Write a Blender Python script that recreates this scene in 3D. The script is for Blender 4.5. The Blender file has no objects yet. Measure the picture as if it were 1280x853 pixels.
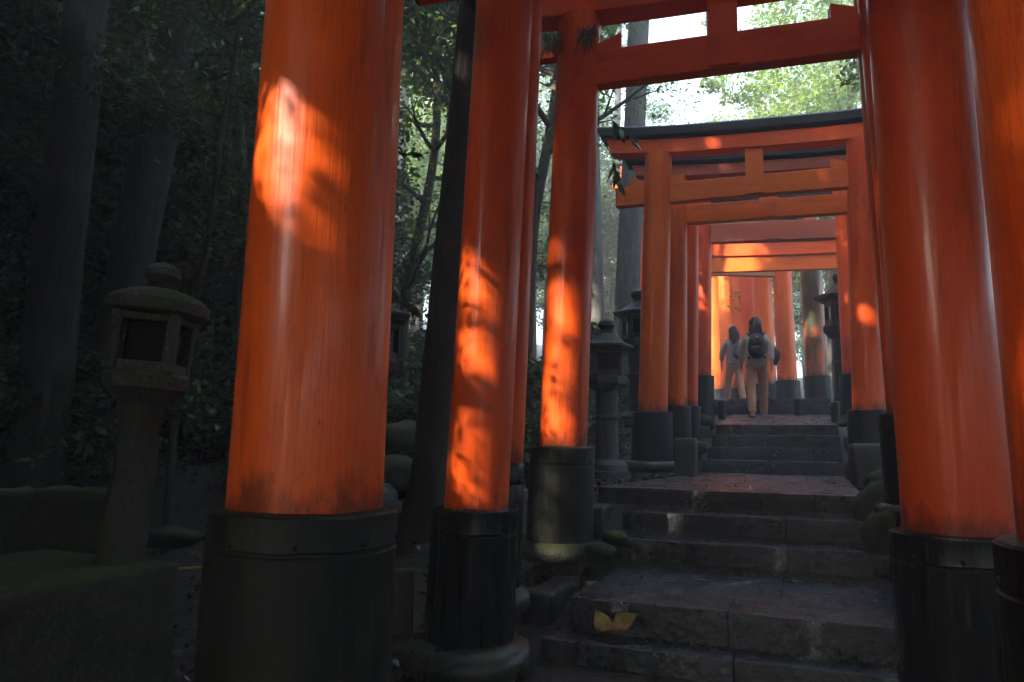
import bpy, bmesh, math, random
import numpy as np
from mathutils import Vector, Matrix, noise as mnoise
rnd = random.Random(7)
rng = np.random.default_rng(11)
scene = bpy.context.scene
C = scene.collection
PI = math.pi

# ------------------------------------------------------------------ camera
FPX, PITCH, ROLL, YAW = 920.0, 8.0, 0.8, 22.0       # eye is the origin, +Y runs up the path
def cam_axes():
    p, r, y = map(math.radians, (PITCH, ROLL, YAW))
    fwd = np.array([-math.sin(y)*math.cos(p), math.cos(y)*math.cos(p), math.sin(p)])
    right = np.cross(fwd, [0, 0, 1.0]); right /= np.linalg.norm(right)
    up = np.cross(right, fwd)
    c, s = math.cos(r), math.sin(r)
    return fwd, c*right + s*up, c*up - s*right
FW, RT, UP = cam_axes()
cd = bpy.data.cameras.new("camera"); cam = bpy.data.objects.new("camera", cd); C.objects.link(cam)
cd.sensor_width = 36; cd.lens = FPX/1280*36; cd.clip_start = 0.05; cd.clip_end = 600
cam.matrix_world = Matrix(((RT[0], UP[0], -FW[0], 0), (RT[1], UP[1], -FW[1], 0), (RT[2], UP[2], -FW[2], 0), (0, 0, 0, 1)))
scene.camera = cam

# ------------------------------------------------------------------ light
SUN_EL, SUN_AZ = 33.0, 214.0                         # azimuth clockwise from +Y
SUN_STRENGTH, SKY_STRENGTH, EXPOSURE = 5.0, 0.15, 2.9
HAZE = 0.0092
W = bpy.data.worlds.new("World"); scene.world = W; W.use_nodes = True
wn = W.node_tree; bg = wn.nodes['Background']; sky = wn.nodes.new('ShaderNodeTexSky')
sky.sky_type = 'NISHITA'; sky.sun_disc = False
sky.sun_elevation = math.radians(SUN_EL); sky.sun_rotation = math.radians(SUN_AZ)
sky.dust_density = 3.0; sky.air_density = 1.0; sky.ozone_density = 1.0
wn.links.new(sky.outputs[0], bg.inputs[0]); bg.inputs[1].default_value = SKY_STRENGTH
ld = bpy.data.lights.new("sun", 'SUN'); ld.energy = SUN_STRENGTH; ld.angle = math.radians(0.8); ld.color = (1.0, 0.90, 0.76)
sun = bpy.data.objects.new("sun", ld); C.objects.link(sun)
TO_SUN = np.array([math.sin(math.radians(SUN_AZ))*math.cos(math.radians(SUN_EL)), math.cos(math.radians(SUN_AZ))*math.cos(math.radians(SUN_EL)), math.sin(math.radians(SUN_EL))])
sun.rotation_euler = Vector(TO_SUN).to_track_quat('Z', 'Y').to_euler()
scene.view_settings.view_transform = 'Standard'; scene.view_settings.look = 'None'
scene.view_settings.exposure = EXPOSURE; scene.view_settings.gamma = 1.0; scene.view_settings.use_curve_mapping = False
scene.cycles.max_bounces = 6; scene.cycles.diffuse_bounces = 4; scene.cycles.glossy_bounces = 2
scene.cycles.transmission_bounces = 3; scene.cycles.volume_bounces = 1; scene.cycles.transparent_max_bounces = 4
scene.cycles.use_denoising = True
scene.cycles.sample_clamp_indirect = 6.0

# ------------------------------------------------------------------ helpers
def ray(px, py): return FW + RT*(px-640)/FPX - UP*(py-426.5)/FPX
def aty(px, py, Y): r = ray(px, py); return r*Y/r[1]         # point seen at a pixel, at path distance Y
def atx(px, py, X): r = ray(px, py); return r*X/r[0]
def atd(px, py, d): r = ray(px, py); return r*d              # at camera depth d

def tag(o, label=None, cat=None, group=None, kind=None):
    if label: o['label'] = label
    if cat: o['category'] = cat
    if group: o['group'] = group
    if kind: o['kind'] = kind
    return o
def empty(name, loc, label=None, cat=None, group=None, rz=0.0):
    o = bpy.data.objects.new(name, None); C.objects.link(o); o.location = tuple(float(a) for a in loc)
    o.rotation_euler = (0, 0, rz); o.empty_display_size = 0.2
    return tag(o, label, cat, group)
def mesh_from(name, v, f, mats, smooth=True, sharp=None):
    me = bpy.data.meshes.new(name); me.from_pydata([tuple(map(float, a)) for a in v], [], f)
    for m in (mats if isinstance(mats, (list, tuple)) else [mats]): me.materials.append(m)
    me.polygons.foreach_set('use_smooth', [smooth]*len(me.polygons))
    if sharp is not None and smooth:
        try: me.set_sharp_from_angle(angle=math.radians(sharp))
        except Exception: pass
    me.update(); return me
def link(name, me, parent=None, loc=None):
    o = bpy.data.objects.new(name, me); C.objects.link(o)
    if loc is not None: o.location = tuple(float(a) for a in loc)
    if parent: o.parent = parent
    return o
class MB:
    def __init__(s, org=(0, 0, 0)): s.v = []; s.f = []; s.o = np.array(org, float)
    def add(s, v, f):
        n = len(s.v); s.v += [tuple(np.array(p, float)-s.o) for p in v]; s.f += [tuple(i+n for i in q) for q in f]
    def rings(s, R, cap=True, closed=True):
        """R: list of rings, equal counts, of points"""
        n = len(R[0]); v = [p for r in R for p in r]; f = []
        for i in range(len(R)-1):
            for j in range(n if closed else n-1):
                a, b = i*n+j, i*n+(j+1) % n
                f.append((a, b, b+n, a+n))
        if cap: f.append(tuple(range(n-1, -1, -1))); f.append(tuple((len(R)-1)*n+j for j in range(n)))
        s.add(v, f)
    def tube(s, pts, rad, n=10, cap=True, rough=0.0, seed=0.0):
        pts = [np.array(p, float) for p in pts]; R = []
        ref = None
        for i, p in enumerate(pts):
            t = pts[min(i+1, len(pts)-1)]-pts[max(i-1, 0)]; t /= (np.linalg.norm(t)+1e-9)
            if ref is None: ref = np.array([1., 0, 0]) if abs(t[0]) < .8 else np.array([0, 1., 0])
            a = ref-t*(ref@t); a /= np.linalg.norm(a); b = np.cross(t, a); ref = a
            r = rad[i] if hasattr(rad, '__len__') else rad
            ring = []
            for k in range(n):
                an = 2*PI*k/n; rr = r
                if rough: rr = r*(1+rough*mnoise.noise(Vector((math.cos(an)*2+seed, math.sin(an)*2, p[2]*1.2+seed)))+rough*.6*mnoise.noise(Vector((math.cos(an)*7+seed, math.sin(an)*7, p[2]*.5))))
                ring.append(p+(a*math.cos(an)+b*math.sin(an))*rr)
            R.append(ring)
        s.rings(R, cap)
    def lathe(s, prof, c=(0, 0, 0), n=32, axis=None, cap=True, jit=0.0):
        """prof: (r,z); axis: dx,dy per z lean"""
        ax = axis if axis is not None else (0, 0); R = []
        for r, z in prof:
            ring = []
            for k in range(n):
                an = 2*PI*k/n; rr = r
                if jit: rr = r*(1+jit*mnoise.noise(Vector((math.cos(an)*1.5+c[0]*3, math.sin(an)*1.5+c[1]*3, z*5))))
                ring.append((c[0]+ax[0]*z+rr*math.cos(an), c[1]+ax[1]*z+rr*math.sin(an), c[2]+z))
            R.append(ring)
        s.rings(R, cap)
    def box(s, c, sz, M=None):
        h = [x/2 for x in sz]; v = [np.array([i*h[0], j*h[1], k*h[2]]) for i in (-1, 1) for j in (-1, 1) for k in (-1, 1)]
        if M is not None: v = [np.array(M) @ p for p in v]
        v = [p+np.array(c, float) for p in v]
        s.add(v, [(0, 1, 3, 2), (4, 6, 7, 5), (0, 4, 5, 1), (2, 3, 7, 6), (0, 2, 6, 4), (1, 5, 7, 3)])
    def build(s, name, mat, parent=None, smooth=True, sharp=35, loc=None):
        return link(name, mesh_from(name, s.v, s.f, mat, smooth, sharp), parent, loc)

def rough_block(name, mat, c, sz, parent=None, bev=0.012, amp=0.006, cuts=None, rz=0.0, taper=0.0, seed=0.0, freq=4.0, top=None, org=(0, 0, 0), cell=0.09):
    """a hewn stone block: bevelled, subdivided, worn edges and uneven faces"""
    bm = bmesh.new(); bmesh.ops.create_cube(bm, size=1.0)
    for v in bm.verts: v.co = Vector((v.co.x*sz[0], v.co.y*sz[1], v.co.z*sz[2]))
    for ax in range(3):
        n = int(min(26, sz[ax]/cell))
        for i in range(1, n+1):
            pl = -sz[ax]/2+sz[ax]*i/(n+1); no = [0, 0, 0]; no[ax] = 1; co = [0, 0, 0]; co[ax] = pl
            bmesh.ops.bisect_plane(bm, geom=bm.verts[:]+bm.edges[:]+bm.faces[:], plane_co=co, plane_no=no)
    ed = [e for e in bm.edges if len(e.link_faces) == 2 and e.link_faces[0].normal.dot(e.link_faces[1].normal) < .5]
    bmesh.ops.bevel(bm, geom=ed, offset=bev, segments=2, affect='EDGES', profile=.5)
    cr, sr = math.cos(rz), math.sin(rz)
    for v in bm.verts:
        q = Vector((v.co.x*freq+seed*3.1, v.co.y*freq+seed*1.7, v.co.z*freq+seed))
        d = mnoise.noise_vector(q)*amp+mnoise.noise_vector(q*3.3)*amp*.5
        if taper: k = 1-taper*(v.co.z/sz[2]+.5); v.co.x *= k; v.co.y *= k
        v.co += d
        if top: v.co.z += top(v.co.x, v.co.y)*(v.co.z/sz[2]+.5)
        x, y = v.co.x*cr-v.co.y*sr, v.co.x*sr+v.co.y*cr
        v.co = Vector((x+c[0]-org[0], y+c[1]-org[1], v.co.z+c[2]-org[2]))
    me = bpy.data.meshes.new(name); bm.to_mesh(me); bm.free(); me.materials.append(mat)
    me.polygons.foreach_set('use_smooth', [True]*len(me.polygons))
    return link(name, me, parent)
def boulder(name, mat, c, r, sq=(1, 1, .7), seed=0.0, parent=None, sub=3, amp=.22, rz=0.0):
    bm = bmesh.new(); bmesh.ops.create_icosphere(bm, subdivisions=sub, radius=1.0)
    for v in bm.verts:
        q = v.co.copy()*1.1+Vector((seed*5.3, seed*2.1, seed)); k = 1+amp*mnoise.noise(q)*1.6+amp*.4*mnoise.noise(q*3.1)
        p = v.co*k; x, y = p.x*sq[0]*r, p.y*sq[1]*r
        v.co = Vector((x*math.cos(rz)-y*math.sin(rz), x*math.sin(rz)+y*math.cos(rz), p.z*sq[2]*r))
    me = bpy.data.meshes.new(name); bm.to_mesh(me); bm.free(); me.materials.append(mat)
    me.polygons.foreach_set('use_smooth', [True]*len(me.polygons))
    return link(name, me, parent, c)

# ------------------------------------------------------------------ materials
def nt(name):
    m = bpy.data.materials.new(name); m.use_nodes = True; t = m.node_tree; b = t.nodes['Principled BSDF']
    return m, t, b
class G:
    def __init__(s, t): s.t = t; s.N = t.nodes; s.L = t.links
    def n(s, ty, **k):
        x = s.N.new(ty)
        for a, b in k.items(): setattr(x, a, b)
        return x
    def put(s, sock, val):
        if hasattr(val, 'is_output'): s.L.new(val, sock)
        elif val is not None: sock.default_value = val
    def coord(s, kind='Object', scale=(1, 1, 1), rand=True, world=False):
        if world: o = s.n('ShaderNodeNewGeometry').outputs['Position']
        else: o = s.n('ShaderNodeTexCoord').outputs[kind]
        mp = s.n('ShaderNodeMapping'); s.L.new(o, mp.inputs[0]); mp.inputs[3].default_value = scale
        if rand and not world:
            oi = s.n('ShaderNodeObjectInfo'); mu = s.n('ShaderNodeMath', operation='MULTIPLY'); s.L.new(oi.outputs['Random'], mu.inputs[0]); mu.inputs[1].default_value = 53.0
            cb = s.n('ShaderNodeCombineXYZ'); [s.L.new(mu.outputs[0], cb.inputs[i]) for i in range(3)]
            s.L.new(cb.outputs[0], mp.inputs[1])
        return mp.outputs[0]
    def noise(s, co, scale, detail=4, rough=.55, dist=0.0):
        x = s.n('ShaderNodeTexNoise'); s.L.new(co, x.inputs['Vector']); x.inputs['Scale'].default_value = scale
        x.inputs['Detail'].default_value = detail; x.inputs['Roughness'].default_value = rough; x.inputs['Distortion'].default_value = dist
        return x.outputs['Fac']
    def voro(s, co, scale, feature='F1'):
        x = s.n('ShaderNodeTexVoronoi', feature=feature); s.L.new(co, x.inputs['Vector']); x.inputs['Scale'].default_value = scale
        return x.outputs['Distance']
    def ramp(s, fac, stops, interp='LINEAR'):
        x = s.n('ShaderNodeValToRGB'); s.L.new(fac, x.inputs[0]); e = x.color_ramp.elements; x.color_ramp.interpolation = interp
        while len(e) < len(stops): e.new(.5)
        for i, (p, c) in enumerate(stops):
            e[i].position = p; e[i].color = (c, c, c, 1) if not hasattr(c, '__len__') else (*c, 1)
        return x.outputs[0]
    def mix(s, f, a, b, mode='MIX'):
        x = s.n('ShaderNodeMix', data_type='RGBA', blend_type=mode)
        s.put(x.inputs[0], f); s.put(x.inputs[6], a if hasattr(a, 'is_output') else (*a, 1)); s.put(x.inputs[7], b if hasattr(b, 'is_output') else (*b, 1))
        return x.outputs[2]
    def math(s, op, a, b=None, c=None):
        x = s.n('ShaderNodeMath', operation=op); s.put(x.inputs[0], a)
        if b is not None: s.put(x.inputs[1], b)
        if c is not None: s.put(x.inputs[2], c)
        return x.outputs[0]
    def bump(s, h, strength, dist, prev=None):
        x = s.n('ShaderNodeBump'); s.L.new(h, x.inputs['Height']); x.inputs['Strength'].default_value = strength; x.inputs['Distance'].default_value = dist
        if prev is not None: s.L.new(prev, x.inputs['Normal'])
        return x.outputs[0]

def m_vermilion(name, base=(0.74, 0.080, 0.006), dark=(0.30, 0.026, 0.006), soot=0.25, moss=0.0, horiz=False, rough=.30, cracks=1.0):
    m, t, b = nt(name); g = G(t)
    sc = (.35, 9, 9) if horiz else (9, 9, .28)
    cg = g.coord(scale=sc); cl = g.coord(scale=(1, 1, .45) if not horiz else (.45, 1, 1))
    grain = g.noise(cg, 6.0, 5, .6, .15)
    fine = g.noise(cg, 16.0, 4, .6)
    blot = g.noise(cl, 2.2, 4, .55, .3)
    spots = g.noise(cl, 9.0, 5, .65)
    col = g.mix(g.ramp(blot, [(.35, 0.), (.7, 1.)]), base, tuple(min(.9, x*y) for x, y in zip(base, (1.15, 1.5, 1.7))))
    col = g.mix(g.ramp(blot, [(.30, soot), (.47, 0.)]), col, dark)
    col = g.mix(g.ramp(spots, [(.62, 0.), (.78, .5)]), col, dark)
    col = g.mix(g.ramp(fine, [(.30, .35), (.5, 0.)]), col, tuple(x*.5 for x in base))
    streak = g.noise(g.coord(scale=(1, 1, .10) if not horiz else (.1, 1, 1)), 9.0, 6, .7, .5)
    col = g.mix(g.ramp(streak, [(.56, 0.), (.66, .5)]), col, dark)
    col = g.mix(g.ramp(g.noise(cl, 26.0, 6, .75), [(.66, 0.), (.70, .8)]), col, (0.10, 0.035, 0.02))
    line = g.ramp(grain, [(.485, 0.), (.50, 1.), (.515, 0.)])
    wide = g.ramp(g.noise(cl, 1.1, 2), [(.45, 0.), (.6, 1.)])
    lw = g.math('MULTIPLY', line, g.math('MULTIPLY', wide, .75*cracks))
    col = g.mix(lw, col, (0.09, 0.018, 0.010))
    sz = g.n('ShaderNodeSeparateXYZ'); g.L.new(g.n('ShaderNodeTexCoord').outputs['Object'], sz.inputs[0])
    gsep = g.n('ShaderNodeSeparateXYZ'); g.L.new(g.n('ShaderNodeTexCoord').outputs['Generated'], gsep.inputs[0])
    if not horiz:
        low = g.ramp(g.math('ADD', gsep.outputs[2], g.math('MULTIPLY', g.math('SUBTRACT', spots, .5), .16)), [(.018, .8), (.05, 0.)]); col = g.mix(low, col, (0.10, 0.022, 0.010))
    if moss:
        mk = g.ramp(g.noise(g.coord(scale=(1, 1, .3)), 5.0, 5, .65), [(.62-moss*.3, 0.), (.72-moss*.2, 1.)])
        col = g.mix(mk, col, (0.07, 0.075, 0.035))
    g.L.new(col, b.inputs['Base Color'])
    r = g.math('ADD', g.math('MULTIPLY', g.noise(cl, 7.0, 4), .34), rough-.12)
    g.L.new(r, b.inputs['Roughness']); b.inputs['Specular IOR Level'].default_value = .3
    b.inputs['Coat Weight'].default_value = .14; b.inputs['Coat Roughness'].default_value = .09
    n1 = g.bump(grain, .22, .01); n2 = g.bump(line, -.35*cracks, .004, n1); n3 = g.bump(fine, .1, .003, n2)
    g.L.new(n3, b.inputs['Normal']); return m
def m_blackwood(name, base=(0.006, 0.006, 0.0065), moss=.25, rough=.38):
    m, t, b = nt(name); g = G(t)
    cg = g.coord(scale=(8, 8, .5)); cl = g.coord()
    gr = g.noise(cg, 5.0, 5, .65); bl = g.noise(cl, 5.0, 6, .7, .4)
    col = g.mix(g.ramp(gr, [(.3, 0.), (.7, 1.)]), base, tuple(x*2.0+.002 for x in base))
    col = g.mix(g.ramp(gr, [(.58, 0.), (.72, .7)]), col, (0.030, 0.029, 0.026))
    col = g.mix(g.ramp(g.noise(cl, 22.0, 6, .75), [(.62, 0.), (.68, .45)]), col, (0.034, 0.032, 0.024))
    mk = g.math('MULTIPLY', g.ramp(bl, [(.62-moss*.25, 0.), (.76-moss*.2, 1.)]), g.ramp(gr, [(.35, .1), (.6, 1.)]))
    col = g.mix(mk, col, (0.026, 0.029, 0.011))
    g.L.new(col, b.inputs['Base Color'])
    g.L.new(g.math('ADD', g.math('MULTIPLY', mk, .4), g.math('ADD', g.math('MULTIPLY', gr, .2), rough-.1)), b.inputs['Roughness'])
    b.inputs['Specular IOR Level'].default_value = .25
    g.L.new(g.bump(gr, .3, .01, g.bump(bl, .15, .01)), b.inputs['Normal']); return m
def m_stone(name, base=(0.07, 0.068, 0.066), moss=.3, wet=.5, rough=.55, grit=45.0, mosscol=(0.035, 0.050, 0.012), bumpk=1.0, world=False, spark=0.0):
    m, t, b = nt(name); g = G(t); co = g.coord(world=world)
    big = g.noise(co, 2.6, 5, .6, .2); mid = g.noise(co, 11.0, 6, .68); gr = g.noise(co, grit, 5, .7); vo = g.voro(co, grit*.9)
    col = g.mix(g.ramp(mid, [(.3, 0.), (.7, 1.)]), tuple(x*.5 for x in base), tuple(x*1.5 for x in base))
    col = g.mix(g.ramp(gr, [(.50, 0.), (.68, .85)]), col, tuple(min(1, x*(3.0+4*spark)) for x in base))
    col = g.mix(g.ramp(gr, [(.28, .7), (.42, 0.)]), col, tuple(x*.25 for x in base))
    ge = g.n('ShaderNodeNewGeometry'); sp = g.n('ShaderNodeSeparateXYZ'); g.L.new(ge.outputs['Normal'], sp.inputs[0])
    up = g.ramp(sp.outputs[2], [(.1, .25), (.9, 1.)])
    mk = g.math('MULTIPLY', g.ramp(g.math('ADD', g.math('MULTIPLY', big, .6), g.math('MULTIPLY', mid, .4)), [(.62-moss*.35, 0.), (.70-moss*.3, 1.)]), up)
    col = g.mix(mk, col, g.mix(gr, tuple(x*.5 for x in mosscol), tuple(x*1.7 for x in mosscol)))
    g.L.new(col, b.inputs['Base Color'])
    rr = g.math('ADD', g.ramp(g.noise(co, 3.7, 5, .6), [(.35, rough-.32*wet), (.65, rough)]), g.math('MULTIPLY', mk, .35))
    if spark: rr = g.math('SUBTRACT', rr, g.ramp(gr, [(.48, 0.), (.62, .22*spark)]))
    g.L.new(rr, b.inputs['Roughness'])
    n = g.bump(mid, .5*bumpk, .02); n = g.bump(gr, .45*bumpk, .007, n); n = g.bump(vo, .3*bumpk, .006, n)
    g.L.new(n, b.inputs['Normal']); return m
def m_bark(name, a=(0.030, 0.022, 0.016), c=(0.085, 0.066, 0.050), moss=.15):
    m, t, b = nt(name); g = G(t); cg = g.coord(scale=(1, 1, .12)); co = g.coord()
    v = g.noise(cg, 22.0, 6, .7, .6); f = g.noise(co, 40.0, 4, .6)
    col = g.mix(g.ramp(v, [(.35, 0.), (.62, 1.)]), a, c)
    mk = g.ramp(g.noise(co, 3.0, 6, .7), [(.66-moss*.3, 0.), (.76-moss*.2, .9)])
    col = g.mix(mk, col, (0.035, 0.045, 0.018))
    g.L.new(col, b.inputs['Base Color']); b.inputs['Roughness'].default_value = .85
    g.L.new(g.bump(v, .9, .03, g.bump(f, .3, .006)), b.inputs['Normal']); return m
def m_leaf(name, a, c, tcol, trans=.45, rough=.42, accent=None):
    m, t, b = nt(name); g = G(t)
    ge = g.n('ShaderNodeNewGeometry'); ri = ge.outputs['Random Per Island']
    col = g.mix(ri, a, c)
    if accent: col = g.mix(g.ramp(ri, [(accent[0], 0.), (accent[0]+.01, 1.)]), col, accent[1])
    g.L.new(col, b.inputs['Base Color']); b.inputs['Roughness'].default_value = rough
    b.inputs['Specular IOR Level'].default_value = .4
    tr = g.n('ShaderNodeBsdfTranslucent'); g.put(tr.inputs[0], g.mix(ri, tcol, tuple(x*1.5 for x in tcol)))
    mx = g.n('ShaderNodeMixShader'); mx.inputs[0].default_value = trans
    g.L.new(b.outputs[0], mx.inputs[1]); g.L.new(tr.outputs[0], mx.inputs[2])
    g.L.new(mx.outputs[0], t.nodes['Material Output'].inputs['Surface']); return m
def m_soil(name):
    m, t, b = nt(name); g = G(t); co = g.coord(world=True)
    n1 = g.noise(co, 1.2, 6, .65); n2 = g.noise(co, 24.0, 6, .75); v = g.voro(co, 30.0)
    col = g.mix(g.ramp(n2, [(.3, 0.), (.7, 1.)]), (0.012, 0.009, 0.007), (0.055, 0.040, 0.028))
    col = g.mix(g.ramp(n1, [(.5, 0.), (.65, .7)]), col, (0.022, 0.032, 0.010))
    g.L.new(col, b.inputs['Base Color']); b.inputs['Roughness'].default_value = .7
    g.L.new(g.bump(n2, .8, .03, g.bump(v, .5, .03)), b.inputs['Normal']); return m
def m_plain(name, col, rough=.7, nsc=18.0, var=.35, bumpk=.15, spec=.4):
    m, t, b = nt(name); g = G(t); co = g.coord(); n = g.noise(co, nsc, 5, .6)
    g.L.new(g.mix(n, tuple(x*(1-var) for x in col), tuple(min(1, x*(1+var)) for x in col)), b.inputs['Base Color'])
    b.inputs['Roughness'].default_value = rough; b.inputs['Specular IOR Level'].default_value = spec
    g.L.new(g.bump(n, bumpk, .01), b.inputs['Normal']); return m

M = {}
M['verm'] = m_vermilion('vermilion_paint')
M['verm_soot'] = m_vermilion('vermilion_paint_sooty', base=(0.64, 0.066, 0.007), soot=.6, rough=.36)
M['verm_new'] = m_vermilion('vermilion_paint_fresh', base=(0.72, 0.105, 0.007), soot=.12, rough=.36, cracks=.4)
M['verm_old'] = m_vermilion('vermilion_paint_mossy', base=(0.50, 0.09, 0.03), soot=.6, moss=.75)
M['beam'] = m_vermilion('vermilion_beam_paint', soot=.25, horiz=True, rough=.42, cracks=.5)
M['beam_new'] = m_vermilion('vermilion_beam_paint_fresh', base=(0.72, 0.115, 0.007), soot=.1, horiz=True, rough=.4, cracks=.4)
M['beam_faded'] = m_vermilion('vermilion_beam_paint_faded', base=(0.40, 0.085, 0.045), soot=.3, horiz=True, rough=.6, cracks=.8)
M['beam_tan'] = m_vermilion('vermilion_beam_paint_bare', base=(0.38, 0.17, 0.08), dark=(.15, .08, .04), soot=.4, horiz=True, rough=.7)
M['black'] = m_blackwood('black_paint')
M['black_moss'] = m_blackwood('black_paint_mossy', base=(0.006, 0.006, 0.0055), moss=.5, rough=.5)
M['black_lac'] = m_blackwood('black_lacquer', moss=0.0, rough=.25)
M['roof'] = m_blackwood('black_roof_wood', base=(0.014, 0.015, 0.017), moss=.15, rough=.5)
M['cut'] = m_plain('sawn_end_and_shade_black', (0.008, 0.007, 0.007), .9)  # also blackens the lantern insides in place of shade
M['step'] = m_stone('wet_step_stone', base=(0.012, 0.013, 0.017), moss=.02, wet=1.0, rough=.50, grit=30, bumpk=1.9, world=True, spark=1.0)
M['pave'] = m_stone('wet_paving_stone', base=(0.017, 0.019, 0.027), moss=.0, wet=1.0, rough=.52, grit=26, bumpk=2.3, world=True, spark=1.0)
M['stone'] = m_stone('lantern_stone', base=(0.036, 0.035, 0.031), moss=.6, wet=.3, rough=.75, grit=60)
M['stone_dark'] = m_stone('dark_stone', base=(0.018, 0.017, 0.017), moss=.15, wet=.5, rough=.6)
M['rock'] = m_stone('forest_rock', base=(0.012, 0.012, 0.011), moss=.5, wet=.1, rough=.85, grit=40, bumpk=1.5)
M['stone_moss'] = m_stone('mossy_stone', base=(0.020, 0.019, 0.017), moss=.75, wet=.3, rough=.7, mosscol=(0.028, 0.040, 0.009))
M['stone_foot'] = m_stone('polished_foot_stone', base=(0.020, 0.020, 0.018), moss=.45, wet=.9, rough=.42, grit=70, bumpk=.35)
M['bark'] = m_bark('cedar_bark'); M['bark_dark'] = m_bark('dark_bark', (0.014, 0.012, 0.010), (0.040, 0.034, 0.027))
M['bark_grey'] = m_bark('grey_bark', (0.05, 0.045, 0.04), (0.12, 0.115, 0.105), .1)
M['soil'] = m_soil('forest_soil')
M['leaf_dark'] = m_leaf('evergreen_leaf', (0.018, 0.034, 0.010), (0.05, 0.085, 0.022), (0.05, 0.11, 0.02), .25, .35)
M['leaf_mid'] = m_leaf('broad_leaf', (0.035, 0.065, 0.014), (0.08, 0.13, 0.03), (0.12, 0.22, 0.03), .45)
M['leaf_maple'] = m_leaf('maple_leaf', (0.06, 0.11, 0.015), (0.13, 0.19, 0.03), (0.22, 0.34, 0.04), .5, accent=(.86, (0.22, 0.14, 0.03)))
M['leaf_autumn'] = m_leaf('turning_leaf', (0.10, 0.10, 0.03), (0.20, 0.13, 0.04), (0.30, 0.20, 0.06), .5)
M['litter'] = m_leaf('fallen_leaf', (0.03, 0.020, 0.013), (0.16, 0.12, 0.09), (0.05, 0.03, 0.02), .1, .26)
M['leaf_yellow'] = None

# ------------------------------------------------------------------ foliage
def leaf_mesh(name, P, size, mat, asp=.5, up=.35, rs=rng, n=None, droop=0.0):
    """many small folded leaves (rhombi of one quad each) at points P"""
    P = np.asarray(P, float); N = len(P)
    d = rs.normal(size=(N, 3)); d[:, 2] = d[:, 2]*.6-droop; d /= np.linalg.norm(d, axis=1)[:, None]
    u = rs.normal(size=(N, 3)); u[:, 2] += up*3
    w = np.cross(d, u); w /= (np.linalg.norm(w, axis=1)[:, None]+1e-9)
    nn = np.cross(w, d)
    s = (size*(.6+.8*rs.random(N)))[:, None]
    V = np.empty((N, 4, 3)); V[:, 0] = P-d*s*.5+nn*s*.06; V[:, 1] = P+w*s*asp*.5-d*s*.05; V[:, 2] = P+d*s*.5-nn*s*.10; V[:, 3] = P-w*s*asp*.5-d*s*.05
    me = bpy.data.meshes.new(name); me.vertices.add(4*N); me.loops.add(4*N); me.polygons.add(N)
    me.vertices.foreach_set('co', V.reshape(-1).astype(np.float32)); me.loops.foreach_set('vertex_index', np.arange(4*N, dtype=np.int32))
    me.polygons.foreach_set('loop_start', np.arange(0, 4*N, 4, dtype=np.int32)); me.polygons.foreach_set('loop_total', np.full(N, 4, np.int32))
    me.materials.append(mat); me.update(calc_edges=True); return me
def clump_points(N, R, nclump, cr, rs, hollow=.35, flat=1.0):
    c = rs.normal(size=(nclump, 3)); c /= np.linalg.norm(c, axis=1)[:, None]
    c *= (hollow+(1-hollow)*rs.random(nclump)**.5)[:, None]; c = c*np.array(R)
    k = rs.integers(0, nclump, N); q = rs.normal(size=(N, 3)); q /= np.linalg.norm(q, axis=1)[:, None]; q *= (rs.random(N)**.5)[:, None]
    sz = cr*(.5+rs.random(nclump))[k][:, None]
    return c[k]+q*sz*np.array([1, 1, flat])

# terrain height
PZ = [(-20, -1.25), (2.6, -1.12), (3.6, -1.02), (4.7, -.80), (5.4, -.40), (9.2, -.36), (10.4, .22), (12.6, .50), (13.6, .78), (16, .85), (22, 1.0), (60, 3.0)]
def pathz(y): return float(np.interp(y, [a for a, b in PZ], [b for a, b in PZ]))
def smst(a, b, x): t = min(1, max(0, (x-a)/(b-a))); return t*t*(3-2*t)
def ground(x, y):
    z = pathz(y)
    L = min(-x-2.2, 55)
    if L > 0:
        z -= .12*smst(0, 1.2, L)
        z += .13*max(0, L-1.5)*smst(1.5, 5, L) + .10*max(0, L-9)
    Rr = min(x-1.4, 40)
    if Rr > 0: z += .18*Rr
    z += .06*min(max(0, y-20), 80)*smst(20, 30, y)
    k = smst(.5, 1.6, abs(x+.45)-.55) if y < 14 else smst(.5, 1.6, abs(x+1.5)-2.2)
    z += k*(.10*mnoise.noise(Vector((x*.8, y*.8, 0)))+.05*mnoise.noise(Vector((x*3, y*3, 3))))
    return z
def grid_terrain():
    def axis(a, b, fine0, fine1, fs, grow):
        pts = list(np.arange(fine0, fine1, fs)); s = fs; p = fine1
        while p < b: pts.append(p); s = min(s*grow, 6); p += s
        pts.append(b); s = fs; p = fine0-fs; lo = []
        while p > a: lo.append(p); s = min(s*grow, 6); p -= s
        lo.append(a); return lo[::-1]+pts
    xs = axis(-150, 120, -7, 2.4, .14, 1.12); ys = axis(-60, 200, -1, 14, .16, 1.12)
    v = [(x, y, ground(x, y)) for y in ys for x in xs]; nx = len(xs)
    f = [(j*nx+i, j*nx+i+1, (j+1)*nx+i+1, (j+1)*nx+i) for j in range(len(ys)-1) for i in range(nx-1)]
    o = link('forest_floor', mesh_from('forest_floor', v, f, M['soil'])); tag(o, kind='structure'); return o
grid_terrain()

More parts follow.
